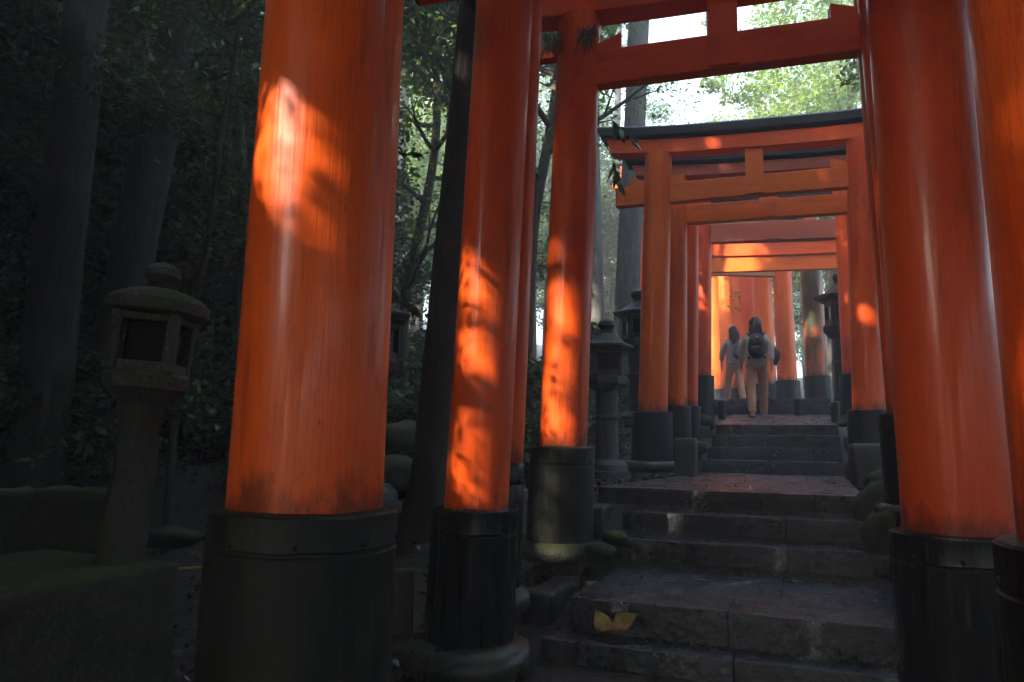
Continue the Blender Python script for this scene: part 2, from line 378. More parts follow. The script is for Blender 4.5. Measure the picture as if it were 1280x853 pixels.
# ------------------------------------------------------------------ stairway: steps and landings of slabs
stair = empty('stone_stairway', (-.45, 3, -1.1)); tag(stair, kind='structure')
SO = np.array((-.45, 3, -1.1))
XL, XR = -1.25, .34
def course(y0, y1, ztop, thick, xl, xr, n, mat='step', name='step_slab', jitter=.006, slope=0.0, cell=.08, amp=.0035):
    cuts = [xl]+[xl+(xr-xl)*(i+rnd.uniform(-.18, .18))/n for i in range(1, n)]+[xr]
    for a, b in zip(cuts[:-1], cuts[1:]):
        dz = rnd.uniform(-jitter, jitter)*.5; dy = rnd.uniform(-jitter, jitter)
        rough_block(name, M[mat], ((a+b)/2, (y0+y1)/2+dy, ztop-thick/2+dz), (b-a-.001, y1-y0, thick), stair, bev=.006, amp=amp, seed=rnd.random()*50,
                    top=(lambda x, y: y*slope) if slope else None, org=SO, cell=cell, freq=5)
# below the frame, two more steps down
course(2.95, 3.35, -1.22, .3, XL-.1, XR, 3)
course(3.24, 3.60, -1.07, .3, XL-.1, XR, 3)
course(3.52, 3.86, -.925, .3, XL, XR, 2)
course(3.73, 4.06, -.765, .3, XL+.08, XR, 2)                       # kerb of the lower landing
def landing(y0, y1, z0, z1, xl, xr, rows, cols, xl1=None, xr1=None):
    xl1 = xl if xl1 is None else xl1; xr1 = xr if xr1 is None else xr1
    for r in range(rows):
        ya = y0+(y1-y0)*r/rows; yb = y0+(y1-y0)*(r+1)/rows; za = z0+(z1-z0)*(r+.5)/rows; t = (r+.5)/rows
        a0 = xl+(xl1-xl)*t; b0 = xr+(xr1-xr)*t
        off = .5 if r % 2 else 0
        cu = [a0]+sorted(a0+(b0-a0)*(i+.5*off+rnd.uniform(-.12, .12))/cols for i in range(1, cols))+[b0]
        for a, b in zip(cu[:-1], cu[1:]):
            rough_block('paving_slab', M['pave'], ((a+b)/2, (ya+yb)/2, za-.08+rnd.uniform(-.002, .002)), (b-a-.002, yb-ya-.002, .16), stair, bev=.006, amp=.005,
                        seed=rnd.random()*50, top=lambda x, y, s=(z1-z0)/(y1-y0): y*s, org=SO, cell=.07, freq=6)
landing(4.06, 4.83, -.768, -.765, XL+.08, XR, 2, 3)
course(4.83, 5.16, -.595, .3, XL-.03, XR, 3)
course(5.10, 5.43, -.445, .3, XL+.03, XR, 3)
course(5.37, 5.62, -.300, .3, XL-.22, XR-.02, 3)
landing(5.62, 9.12, -.302, -.300, XL-.22, XR-.02, 7, 3, xl1=XL+.03)
course(9.12, 9.55, -.150, .3, XL+.02, XR, 2, cell=.12)
course(9.50, 9.95, .005, .3, XL+.05, XR, 2, cell=.12)
course(9.90, 10.35, .155, .3, XL+.06, XR, 2, cell=.12)
course(10.30, 10.60, .305, .3, XL+.07, XR, 2, cell=.12)
landing(10.60, 12.7, .31, .545, XL+.07, XR, 4, 2, xr1=XR-.05)
course(12.7, 13.1, .69, .3, XL-.4, XR, 2, cell=.14)
course(13.05, 13.5, .82, .3, XL-.6, XR, 2, cell=.14)
landing(13.5, 17.0, .83, .90, XL-.8, XR-.2, 4, 3, xl1=-5.0)
# stair cheek stones on either side
def cheek(x, y0, y1, z, h, mat='stone_dark', w=.16):
    rough_block('cheek_stone', M[mat], (x, (y0+y1)/2, z-h/2), (w, y1-y0, h), stair, bev=.02, amp=.02, seed=rnd.random()*50, org=SO)
for (x, y0, y1, z, h) in [(-1.42, 3.9, 4.5, -.79, .3), (-1.45, 4.52, 5.1, -.62, .4), (-1.42, 5.0, 5.6, -.42, .4), (-1.36, 9.0, 9.6, -.24, .3), (-1.34, 9.6, 10.2, -.02, .3),
                          (-1.34, 10.2, 11.4, .28, .3), (.45, 9.2, 9.9, -.15, .4), (.47, 9.9, 10.9, .16, .4), (.47, 11, 12.6, .36, .4)]: cheek(x, y0, y1, z, h)

# ------------------------------------------------------------------ torii gates
def beam_mesh(mb, A, B, h, t, sori=0.0, seg=18, slant=0.0, chamfer=.008, taper_bot=0.0):
    """a beam from A to B (bottom centre line), height h, thickness t; ends raised by sori, ends slanted outward at the top"""
    A = np.array(A, float); B = np.array(B, float); u = B-A; Ln = np.linalg.norm(u); u /= Ln
    w = np.cross([0, 0, 1.0], u); w /= np.linalg.norm(w); R = []
    for i in range(seg+1):
        s = i/seg; p = A+(B-A)*s; e = abs(2*s-1)**3.2*sori
        out = slant*(2*s-1)*(1 if i in (0, seg) else 0)
        c = chamfer; T = t/2; Tb = T*(1-taper_bot)
        ring = []
        for (a, z) in [(-Tb+c, 0), (Tb-c, 0), (Tb, c), (T, h-c), (T-c, h), (-T+c, h), (-T, h-c), (-Tb, c)]:
            ring.append(p+w*a+np.array([0, 0, z+e])+u*out*z/h)
        R.append(ring)
    mb.rings(R)
def pillar(gate, org, P, D, zb, lean, ztop, mat, dsl, smat='black', foot=None, ring=True, nseg=56, taper=.94):
    """P = axis point at the top of the black sleeve; zb = sleeve bottom z; lean = (dx,dy) per metre"""
    px, py, pz = P; lean = np.array(lean)
    def ax(z): return np.array([px+lean[0]*(z-pz), py+lean[1]*(z-pz), z])
    m = MB(org); R = []
    zs = list(np.linspace(pz-.05, ztop, 14)); r0 = D/2
    for i, z in enumerate(zs):
        r = r0*(1-(1-taper)*(z-pz)/(ztop-pz)) if z > pz else r0
        c = ax(z); R.append([(c[0]+r*math.cos(2*PI*k/nseg)*(1+.004*math.sin(3*2*PI*k/nseg+z)), c[1]+r*math.sin(2*PI*k/nseg), z) for k in range(nseg)])
    m.rings(R); sh = m.build('pillar', M[mat], gate)
    s = MB(org); rs = dsl/2; R = []
    H = pz-zb
    prof = [(rs*.0+r0*1.02, 0), (rs*.97, -.004), (rs, -.012), (rs, -.10), (rs*1.004, -.104), (rs*.985, -.110), (rs*.985, -.118), (rs*1.006, -.124), (rs*1.01, -H*.5), (rs*1.03, -H*.9), (rs*1.03, -H)]
    if not ring: prof = [(r0*1.02, 0), (rs*.97, -.004), (rs, -.012), (rs, -.02), (rs*1.03, -H*.6), (rs*1.04, -H)]
    for r, dz in prof[::-1]:
        c = ax(pz+dz); R.append([(c[0]+r*q_*math.cos(a_), c[1]+r*q_*math.sin(a_), pz+dz+.006*mnoise.noise(Vector((math.cos(a_)*2.2, math.sin(a_)*2.2, px*7)))) for a_, q_ in [(2*PI*k/nseg, 1+.016*mnoise.noise(Vector((math.cos(2*PI*k/nseg)*2.5+px, math.sin(2*PI*k/nseg)*2.5, dz*3)))) for k in range(nseg)]])
    s.rings(R); sl = s.build('base_sleeve', M[smat], sh)
    if ring:                                          # nail heads below the top band
        for k in range(9):
            a = 2*PI*k/9+.4; o = np.array([math.cos(a), math.sin(a), 0]); c = ax(pz-.09)+o*(rs*1.006); R = []
            if o @ c > .2*np.linalg.norm(c): continue
            e1 = np.array([-math.sin(a), math.cos(a), 0]); e2 = np.array([0, 0, 1.]); nb = MB(org)
            for rr, dd in ((.008, -.004), (.008, .002), (.004, .005)): R.append([c+o*dd+(e1*math.cos(b)+e2*math.sin(b))*rr for b in np.linspace(0, 2*PI, 8, endpoint=False)])
            nb.rings(R); nb.build('nail_head', M['cut'], sh)
    if foot:
        fr, fh, fm = foot; f = MB(org); c = ax(zb); prof = []
        for i in range(11):
            a = -PI/2+PI*i/10; prof.append((fr-fh/2+fh/2*math.cos(a), fh/2*math.sin(a)))
        f.lathe([(fr*.2, -fh/2)]+prof+[(fr*.2, fh/2)], (c[0], c[1], zb), 40, jit=.03)
        f.build('foot_stone', M[fm], sh)
    return ax

def gate(label, L, Rr, kz, nz, kas=dict(), mats=('verm', 'verm'), bm='beam', strut=True, nover=.5, kover=.62, nh=.23, nt_=.11, cap=True, cat='torii gate', wedges=True, bmk=None):
    """L,Rr: dict(P,D,zb,lean,ds,foot,smat,ring). kz,nz: bottom height of the lintel and of the tie beam at the two pillars"""
    PL, PR = np.array(L['P'], float), np.array(Rr['P'], float)
    org = ((PL+PR)/2).copy(); org[2] = min(L['zb'], Rr['zb'])
    g = empty('torii_gate', org, label, cat, 'vermilion torii gates over the stairway')
    axL = pillar(g, org, PL, L['D'], L['zb'], L.get('lean', (0, 0)), kz[0]+.02, L.get('mat', mats[0]), L['ds'], L.get('smat', 'black'), L.get('foot'), L.get('ring', True))
    axR = pillar(g, org, PR, Rr['D'], Rr['zb'], Rr.get('lean', (0, 0)), kz[1]+.02, Rr.get('mat', mats[1]), Rr['ds'], Rr.get('smat', 'black'), Rr.get('foot'), Rr.get('ring', True))
    def pt(s_over, zz, end):
        a, b = axL(zz[0]), axR(zz[1]); u = (b-a); Ln = np.linalg.norm(u); u = u/Ln
        return a-u*s_over if end == 0 else b+u*s_over
    kh = kas.get('kh', .17); ch = kas.get('ch', .16); kt = kas.get('kt', .20); so = kas.get('sori', .05)
    m = MB(org); beam_mesh(m, pt(kover, kz, 0), pt(kover, kz, 1), kh, kt, so, slant=.05); m.build('lintel', M[bmk or bm], g, sharp=30)
    if cap:
        m = MB(org); z2 = (kz[0]+kh+.003, kz[1]+kh+.003)
        a, b = pt(kover+.12, z2, 0), pt(kover+.12, z2, 1); R = []
        u = (b-a)/np.linalg.norm(b-a); w = np.cross([0, 0, 1.], u); w /= np.linalg.norm(w)
        for i in range(23):
            s = i/22; p = a+(b-a)*s; e = abs(2*s-1)**3.2*so*1.25; T = kt/2+.05; out = .10*(2*s-1)*(1 if i in (0, 22) else 0)
            R.append([p+w*x+np.array([0, 0, z+e])+u*out*z/ch for x, z in [(-T+.03, 0), (T-.03, 0), (T, .03), (T, ch*.62), (T-.02, ch*.72), (.02, ch), (-.02, ch), (-T+.02, ch*.72), (-T, ch*.62), (-T, .03)]])
        m.rings(R); m.build('roof_cap', M['roof'], g, sharp=30)
    m = MB(org); beam_mesh(m, pt(nover, nz, 0), pt(nover, nz, 1), nh, nt_, 0, seg=6, slant=0); nk = m.build('tie_beam', M[bm], g, sharp=30)
    for e in (0, 1):
        m = MB(org); p = pt(nover+.002, nz, e); q = pt(nover+.014, nz, e); beam_mesh(m, p, q, nh, nt_, 0, seg=1); m.build('beam_end', M['cut'], nk, sharp=30)
    if strut:
        mid = (axL((nz[0]))+axR(nz[1]))/2; top = (kz[0]+kz[1])/2; bot = (nz[0]+nz[1])/2+nh*.1
        u = axR(nz[1])-axL(nz[0]); ang = math.atan2(u[1], u[0]); Rm = np.array([[math.cos(ang), -math.sin(ang), 0], [math.sin(ang), math.cos(ang), 0], [0, 0, 1]])
        m = MB(org); m.box((mid[0], mid[1], (top+bot)/2), (.19, nt_+.035, top-bot+.01), Rm); m.build('strut', M[bm], g, sharp=30)
    if wedges:
        for e, axf, D, z in ((0, axL, L['D'], nz[0]), (1, axR, Rr['D'], nz[1])):
            for sd in (-1, 1):
                a, b = axL(nz[0]), axR(nz[1]); u = (b-a); u /= np.linalg.norm(u); w = np.cross([0, 0, 1.], u); w /= np.linalg.norm(w)
                c = axf(z+nh)+u*sd*(D*.42); R = []
                for x, hh in ((0, .050), (.17, .105)):
                    R.append([c+u*sd*x+w*q+np.array([0, 0, zz]) for q, zz in ((-nt_*.4, -.002), (nt_*.4, -.002), (nt_*.4, hh), (-nt_*.4, hh))])
                R[1] = [r+np.array([0, 0, 0.]) for r in R[1]]
                m = MB(org)
                if sd < 0: R = R[::-1]
                m.rings(R); m.build('wedge', M[bm], g, smooth=False)
    return g
def foot(pxb, pyb, Y): return aty(pxb, pyb, Y)
def lean_of(P, pxt, pyt):
    q = aty(pxt, pyt, P[1]); return ((q[0]-P[0])/(q[2]-P[2]), 0.0)
def zp(px, py, Y): return float(aty(px, py, Y)[2])
def pil(px, py, Y, D, ds, zb, pxt=None, pyt=None, **k):
    P = aty(px, py, Y); le = lean_of(P, pxt, pyt) if pxt is not None else (0, 0)
    return dict(P=P, D=D, ds=ds, zb=zb, lean=le, **k)

# nearest gate
gate('nearest torii gate, its huge left pillar splashed with sunlight in front of the stone lantern',
     pil(382, 634, 2.0, .488, .585, -1.35, 421, 0, smat='black_moss', mat='verm'),
     pil(1398, 682, 2.05, .37, .47, -1.3, 1316, 0, mat='verm'), (2.6, 2.6), (2.1, 2.1), nover=.5)
gate('second torii gate, with sun dapples down its left pillar and a round foot stone below',
     pil(595, 634, 3.28, .308, .415, -.98, 631, 0, foot=(.32, .17, 'stone_foot'), smat='black_lac'),
     pil(1198, 664, 3.45, .400, .50, -1.15, 1143, 0, mat='verm_soot', smat='black_lac'), (2.75, 2.75), (2.38, 2.38))
gate('third torii gate, mostly hidden behind the second one, only its pillar edges show',
     pil(629, 578, 3.70, .215, .235, -.80, 654, 50, foot=(.18, .13, 'stone_foot'), smat='black_lac'),
     pil(1165, 640, 4.3, .27, .35, -1.0, 1113, 100, smat='black_lac'), (3.15, 3.15), (2.75, 2.75))
gate('fourth torii gate, with dry weeds under its lintel and a mossy sunlit base',
     pil(703.5, 558, 4.61, .312, .42, -.66, 724, 40, foot=(.26, .13, 'stone_moss'), smat='black_moss', mat='verm'),
     pil(1142, 517, 4.95, .29, .38, -.36, 1101, 60, foot=(.25, .1, 'stone_foot')), (2.93, 3.02), (2.43, 2.52), nh=.25, nover=.12, kover=.68, bm='beam', kas=dict(sori=.06))
gate('fifth torii gate, with a black roof cap and bright orange tie beam',
     pil(816, 515, 8.2, .325, .44, -.22, 823, 200, mat='verm_new', foot=(.33, .13, 'stone_foot'), ring=False),
     pil(1086, 513, 8.3, .31, .40, -.25, 1078, 235, mat='verm', ring=False), (3.33, 3.24), (2.76, 2.74), nover=.46, kover=.54, bm='beam_new', bmk='beam', kas=dict(kh=.17, ch=.19, sori=.05))
gate('sixth torii gate up the path, black roof cap just under that of the fifth gate',
     pil(846, 508, 9.15, .25, .34, -.22, 847, 260, mat='verm_new', ring=False),
     pil(1092, 500, 9.3, .27, .35, -.15, 1082, 270, ring=False), (3.38, 3.30), (2.78, 2.76), nh=.24, nover=.30, kover=.52, bm='beam_new', bmk='beam_faded', kas=dict(kh=.15, ch=.16))
gate('seventh torii gate up the path, slim left pillar tight behind the sixth one',
     pil(861, 508, 10.1, .24, .32, -.15, 863, 290, ring=False),
     pil(1080, 490, 10.3, .26, .34, .1, 1072, 290, ring=False), (3.75, 3.70), (3.12, 3.10), nh=.2, nover=.3, kover=.5, kas=dict(kh=.14, ch=.14))
gate('eighth torii gate up the path, dull purplish lintel over the two walkers',
     pil(879, 470, 11.8, .25, .34, .1, 880, 320, mat='verm_soot', ring=False, foot=(.25, .16, 'stone_dark')),
     pil(1065, 468, 12.0, .27, .35, .45, 1056, 300, mat='verm', ring=False), (zp(880, 270, 11.8), zp(1056, 262, 12)), (zp(878, 305, 11.8), zp(1056, 298, 12)), nh=.30, nover=.12, kover=.4, bm='beam_faded', kas=dict(kh=.16, ch=.14), wedges=False)
gate('ninth torii gate, red lintel glowing in the haze above the walkers',
     pil(878, 468, 13.9, .25, .33, .6, 878, 330, ring=False),
     pil(1068, 470, 14.0, .27, .35, .6, 1062, 330, ring=False), (zp(890, 322, 13.9), zp(1050, 319, 14.0)), (zp(890, 341, 13.9), zp(1050, 337, 14.0)), nh=.28, nover=.2, kover=.3, bm='beam_new', bmk='beam', kas=dict(kh=.24, ch=.10), strut=False, wedges=False)
# the path bends left beyond the walkers: right-hand pillars stand in a rank, left-hand ones hidden
bend = [  # px, py(collar), Y, D, material
    (1021.5, 470, 14.9, .40, 'verm_old', 'tenth torii gate, its right pillar stained brown and mossy beside the far lantern'),
    (984, 476, 15.9, .39, 'verm_new', 'eleventh torii gate, its broad right pillar just right of the nearer walker'),
    (959, 480, 17.0, .40, 'verm_new', 'twelfth torii gate, its right pillar close behind the nearer walker'),
    (940.5, 483, 18.1, .38, 'verm_soot', 'thirteenth torii gate, its right pillar between the two walkers'),
    (926, 485, 19.3, .37, 'verm_new', 'fourteenth torii gate, its right pillar rising behind the farther walker'),
    (911, 486, 20.6, .38, 'verm_new', 'fifteenth torii gate, its right pillar just left of the farther walker'),
    (895, 487, 22.1, .42, 'verm_new', 'last visible torii gate, its right pillar caught by bright sun spots')]
bp = [aty(a, b, Y) for a, b, Y, D, m_, l_ in bend]
for i, (a, b, Y, D, m_, lab) in enumerate(bend):
    P = bp[i]; nx = bp[min(i+1, len(bp)-1)]-bp[max(i-1, 0)]; nx = nx/np.linalg.norm(nx[:2])
    nrm = np.array([-nx[1], nx[0]])                    # to the left of travel
    nrm = -nrm if nrm[0] > 0 else nrm
    QL = np.array([P[0]+nrm[0]*2.0-.5, P[1]+nrm[1]*2.0-.2, P[2]])
    zt = (3.62 if i == 1 else 5.0+.3*i)
    if i == 0:
        gate(lab, dict(P=QL, D=.3, ds=.38, zb=P[2]-.7, ring=False), dict(P=P, D=D, ds=.47, zb=P[2]-.68, ring=False, mat=m_, lean=(-.012, 0)), (4.5, 4.5), (3.72, 3.72), nh=.2, nover=.3, kover=.4, bm='beam_new', kas=dict(kh=.15, ch=.12), strut=False, wedges=False)
    else:
        gate(lab, dict(P=QL, D=.32, ds=.38, zb=P[2]-.6, ring=False), dict(P=P, D=D, ds=D+.10, zb=P[2]-.60, ring=False, mat=m_, lean=(-.01, 0)), (zt+.9, zt+.9), (zp(960, 348, 15.9), zp(960, 348, 15.9)) if i == 1 else (zt, zt),
             nh=.12 if i == 1 else .2, nover=.25, kover=.4, bm='beam_tan' if i == 1 else 'beam_new', kas=dict(kh=.16, ch=.12), strut=False, wedges=False)

# ------------------------------------------------------------------ stone lanterns
def hexring(c, r, z, n=6, rot=0.0): return [(c[0]+r*math.cos(2*PI*k/n+rot), c[1]+r*math.sin(2*PI*k/n+rot), c[2]+z) for k in range(n)]
def lantern(loc, H, label, lean=(0, 0), rz=0.0, style=0, mat='stone', wk=1.0, shaft_moss=None, window_rot=0.0):
    """H total height; parts stacked from a base block up to a ball finial"""
    t = empty('stone_lantern', loc, label, 'stone lantern', 'stone lanterns along the shrine path'); t.rotation_euler = (lean[1], lean[0], rz)
    s = H/1.2; W_ = s*wk
    def part(name, prof, n, m_=mat, jit=.02, rot=PI/n if False else 0.0, smooth=True):
        mb = MB(); R = []
        for r, z in prof:
            ring = []
            for k in range(n):
                an = 2*PI*k/n+rot; q = 1+jit*mnoise.noise(Vector((math.cos(an)*2+z*7, math.sin(an)*2, z*9+H)))
                ring.append((r*W_*math.cos(an)*q, r*W_*math.sin(an)*q, z*s))
            R.append(ring)
        mb.rings(R); return mb.build(name, M[m_], t, smooth=smooth, sharp=28)
    if style: part('pedestal', [(.20, 0), (.20, .05), (.175, .06), (.17, .10), (.13, .14)], 24)
    if not style: part('shaft', [(.102, -.05), (.092, .03), (.088, .10), (.080, .18), (.083, .27), (.074, .36), (.080, .45), (.076, .54), (.080, .62), (.090, .69)], 24, shaft_moss or mat, jit=.30)
    else: part('shaft', [(.105, .13), (.098, .20), (.092, .40), (.093, .44), (.105, .45), (.105, .47), (.093, .48), (.092, .62), (.10, .68)], 24, shaft_moss or mat, jit=.07)
    part('platform', [(.11, .66), (.145, .69), (.165, .71), (.168, .76), (.155, .775), (.12, .78)], 12 if style == 0 else 6, jit=.03)
    # fire box: posts and sills round a black block painting the dark inside
    fb = MB(); hw = (.125 if style else .130)*W_; z0, z1 = .775*s, (.98 if style else 1.025)*s; th = (.035 if style else .045)*W_
    for sx in (-1, 1):
        for sy in (-1, 1): fb.box((sx*(hw-th/2), sy*(hw-th/2), (z0+z1)/2), (th, th, z1-z0))
    for z in (z0+.02*s, z1-.018*s):
        for sx in (-1, 1):
            fb.box((sx*(hw-th/2-.001), 0, z), (th-.003, 2*(hw-th)+.002, .045*s)); fb.box((0, sx*(hw-th/2-.001), z), (2*(hw-th)+.002, th-.003, .045*s))
    o = fb.build('fire_box', M[mat], t, smooth=False)
    ch_ = MB(); ch_.box((0, 0, (z0+z1)/2), (hw*1.25, hw*1.25, z1-z0-.01)); ch_.build('chamber_shade', M['cut'], t, smooth=False)
    bvm = o.modifiers.new('bevel', 'BEVEL'); bvm.width = .006*s; bvm.segments = 2
    if style == 0: roof = [(.14, 1.015), (.185, 1.02), (.20, 1.03), (.203, 1.05), (.198, 1.075), (.17, 1.10), (.12, 1.122), (.07, 1.135), (.05, 1.138)]; n = 24
    else: roof = [(.13, .965), (.21, .975), (.235, .995), (.235, 1.01), (.15, 1.04), (.10, 1.08), (.06, 1.11)]; n = 6
    part('roof', roof, n, jit=.035)
    fz = roof[-1][1]
    part('finial', [(.05, fz-.01), (.058, fz+.012), (.045, fz+.02), (.055, fz+.03), (.072, fz+.055), (.068, fz+.085), (.04, fz+.108), (.008, fz+.116)], 20, jit=.05)
    return t
LP = ray(149, 703); LP = LP*(-.505/LP[2])
lantern(LP, 1.22, 'weathered stone lantern with a square dark window leaning on the mossy block at left', lean=(.065, 0.0), rz=math.radians(30), shaft_moss='stone_moss', wk=1.02)
q = aty(760, 592, 6.9); q[2] = ground(q[0], q[1])-.02
lantern((aty(759, 598, 6.9)), 1.50, 'dark stone lantern with a ball finial standing between the fourth and fifth gates', mat='stone_dark', style=1, rz=.3, wk=.9)
lantern(aty(800, 535, 9.3), 1.75, 'half hidden stone lantern peeking out left of the fifth gate pillar', mat='stone_dark', style=1, rz=.5)
lantern(aty(455, 640, 4.4), 1.62, 'dark stone lantern almost wholly hidden behind the biggest pillar', mat='stone_dark', style=1, rz=.1, wk=.95)
q = aty(1060, 524, 12.9)
lantern(q, 2.35, 'tall black stone lantern at the far right of the upper landing', mat='black', style=1, rz=.2, wk=.95)

# ------------------------------------------------------------------ stones, posts and blocks
P0 = aty(110, 716, 2.7)
def thing_block(name, label, cat, c, sz, mat, rz=0, **k):
    o = rough_block(name, M[mat], (0, 0, 0), sz, None, rz=rz, **k); o.location = tuple(float(a) for a in c); return tag(o, label, cat)
bt = atd(80, 715, 3.0)
thing_block('stone_plinth', 'big dark stone block with a mossy top carrying the leaning lantern', 'stone plinth', (-2.86, 1.55, -1.02), (.86, 1.72, 1.04), 'stone_moss', rz=math.radians(1), bev=.02, amp=.012, seed=3)
thing_block('garden_wall', 'low mossy stone wall with a wavy top left of the lantern shaft', 'stone wall', (-3.70, 2.66, -.66), (1.25, .22, .80), 'stone_moss', rz=math.radians(4), bev=.05, amp=.06, seed=9, freq=2.6)
o = thing_block('stone_slab', 'rough low stone slab at the foot of the plinth near the bottom edge', 'stone slab', (-1.98, 1.75, -1.27), (.75, .35, .28), 'stone_dark', rz=.35, bev=.03, amp=.03, seed=5)
p = aty(505, 712, 3.6)
thing_block('stone_post', 'short square stone post between the biggest pillar and the second one', 'stone post', (p[0], p[1], p[2]-.35), (.12, .12, .7), 'stone_moss', rz=.5, bev=.012)
p = aty(1083, 556, 7.4)
thing_block('stone_post', 'squat square stone post right of the middle landing', 'stone post', (p[0], p[1], p[2]-.20), (.27, .25, .42), 'stone_dark', rz=.1, bev=.035, taper=-.1)
p = aty(857, 548, 7.9)
thing_block('stone_post', 'dark square stone post beside the foot of the fifth gate left pillar', 'stone post', (p[0], p[1], p[2]-.25), (.22, .2, .5), 'stone_dark', bev=.02)
for (px, py, Y, h, lab) in [(902, 501, 10.75, .27, 'short black wooden post left of the upper landing edge'), (997, 499, 12.45, .26, 'short black wooden post by the broad far pillar'), (1043.5, 503, 10.75, .27, 'short black wooden post right of the upper landing edge')]:
    p = aty(px, py, Y); mb = MB(); mb.lathe([(.055, -h), (.055, -.012), (.045, 0)], (0, 0, 0), 16)
    o = mb.build('wooden_post', M['black'], None, loc=p); tag(o, lab, 'post', 'short posts beside the upper landing')
p = aty(646, 792, 3.0)
thing_block('edging_stone', 'dark flat edging stone beside the lowest step at left', 'edging stone', (-1.42, 3.05, -1.27), (.42, .9, .3), 'stone_dark', rz=.05, bev=.02, amp=.015)
stones = [(1112, 604, 6.3, .15, (1.2, 1, .6), 'stone_dark', 'flat round boulder right of the middle landing by the leaning pillar'),
    (1118, 668, 4.9, .16, (1, 1, 1.1), 'stone_dark', 'upright boulder wedged right of the lower steps'), (1112, 712, 4.45, .09, (1, 1, .8), 'stone_dark', 'small boulder at the right end of the lower landing'),
    (1113, 640, 5.3, .17, (1, 1.2, 1), 'stone_dark', 'rough boulder above the others right of the lower steps'),
    (742, 690, 4.55, .10, (1.5, .9, .6), 'stone_dark', 'small dark boulder left of the lower steps by the mossy base'), (205, 672, 4.4, .16, (1.9, .6, .55), 'stone_dark', 'dark rounded boulder behind the lantern plinth'),
    (500, 600, 5.2, .26, (1.6, 1, .7), 'stone_moss', 'mossy boulder in shade between the first two pillars'), (500, 545, 6.0, .24, (1.7, 1, .6), 'stone_dark', 'dark boulder behind the mossy one between the first two pillars'),
    (872, 560, 9.0, .12, (1, 1, .8), 'stone_dark', 'boulder beside the upper steps near the dark square post'), (880, 530, 10.4, .16, (1, 1, .8), 'stone_dark', 'boulder left of the top of the upper steps'),
    (985, 513, 14.4, .25, (1.5, 1, .5), 'stone_foot', 'flat stone before the broad far pillar'), (1026, 518, 13.6, .28, (1.4, 1, .45), 'stone_foot', 'flat stone before the mossy far pillar'), (1070, 530, 11.2, .24, (1.3, 1, .6), 'stone_dark', 'boulder at the foot of the eighth gate right pillar'),
    (768, 672, 4.75, .07, (1.3, 1, .7), 'stone_dark', 'little stone at the left end of the lower step')]
for i, (px, py, Y, r, sq, mt, lab) in enumerate(stones):
    p = aty(px, py, Y); tag(boulder('boulder', M['rock' if mt == 'stone_dark' else mt], p, r, sq, seed=i*1.3, rz=i*.7, amp=.24), lab, 'boulder')
# yellow bamboo rails glowing behind the plinth
mb = MB(); a = aty(222, 712, 3.4); b = aty(268, 709, 3.55)
mb.tube([a, (a+b)/2, b], .012, 10)
M['bamboo'] = m_plain('yellow_bamboo', (0.26, 0.20, 0.04), .5, var=.3)
o = mb.build('bamboo_pole', M['bamboo'], None); tag(o, 'short yellow bamboo pole lying between the plinth and the biggest pillar', 'bamboo pole')

# ------------------------------------------------------------------ fallen leaves on the steps
def big_leaf(loc, L, wd, rz, tilt, mat, lobes=0, curl=.12):
    n = 16; v = []; f = []
    for i in range(n+1):
        t = i/n; w = wd*math.sin(PI*min(1, t*1.02)**.8)*(1-.25*t)
        if lobes: w *= 1+.18*math.sin(t*PI*lobes)
        x = L*t
        for k, s in enumerate((-1, -.5, 0, .5, 1)):
            v.append((x, s*w/2+.03*L*math.sin(t*3), curl*L*(abs(s)**1.5)*w/wd-.10*L*(t-.5)**2+.012*L*math.sin(t*24)*abs(s)))
    for i in range(n):
        for k in range(4): a = i*5+k; f.append((a, a+1, a+6, a+5))
    me = mesh_from('fallen_leaf', v, f, mat); o = link('fallen_leaf', me, None, loc); o.rotation_euler = (tilt[0], tilt[1], rz)
    sm = o.modifiers.new('thick', 'SOLIDIFY'); sm.thickness = .0012
    return o
def m_bigleaf(name, a, c, vein):
    m, t, b = nt(name); g = G(t); co = g.coord('Object'); n = g.noise(co, 30, 5, .7); n2 = g.noise(co, 90, 4)
    col = g.mix(g.ramp(n, [(.35, 0.), (.65, 1.)]), a, c)
    sp = g.n('ShaderNodeSeparateXYZ'); g.L.new(g.n('ShaderNodeTexCoord').outputs['Object'], sp.inputs[0])
    ay = g.math('ABSOLUTE', sp.outputs[1]); ln = g.math('SINE', g.math('MULTIPLY', g.math('SUBTRACT', sp.outputs[0], g.math('MULTIPLY', ay, .9)), 420.0))
    vn = g.ramp(ln, [(.86, 0.), (.97, .6)]); mid = g.ramp(g.math('MULTIPLY', ay, 100.0), [(.05, .8), (.14, 0.)])
    col = g.mix(g.math('MAXIMUM', vn, mid), col, vein); col = g.mix(g.ramp(n2, [(.62, 0.), (.7, .7)]), col, (.06, .03, .01))
    g.L.new(col, b.inputs['Base Color']); b.inputs['Roughness'].default_value = .45; g.L.new(g.bump(ln, .3, .002), b.inputs['Normal']); return m
M['leaf_yellow'] = m_bigleaf('yellow_leaf', (0.16, 0.095, 0.02), (0.28, 0.20, 0.04), (0.42, 0.34, 0.15))
M['leaf_brown'] = m_bigleaf('brown_leaf', (0.16, 0.08, 0.03), (0.24, 0.13, 0.05), (0.3, 0.2, 0.1))
c0 = aty(765, 790, 3.66)
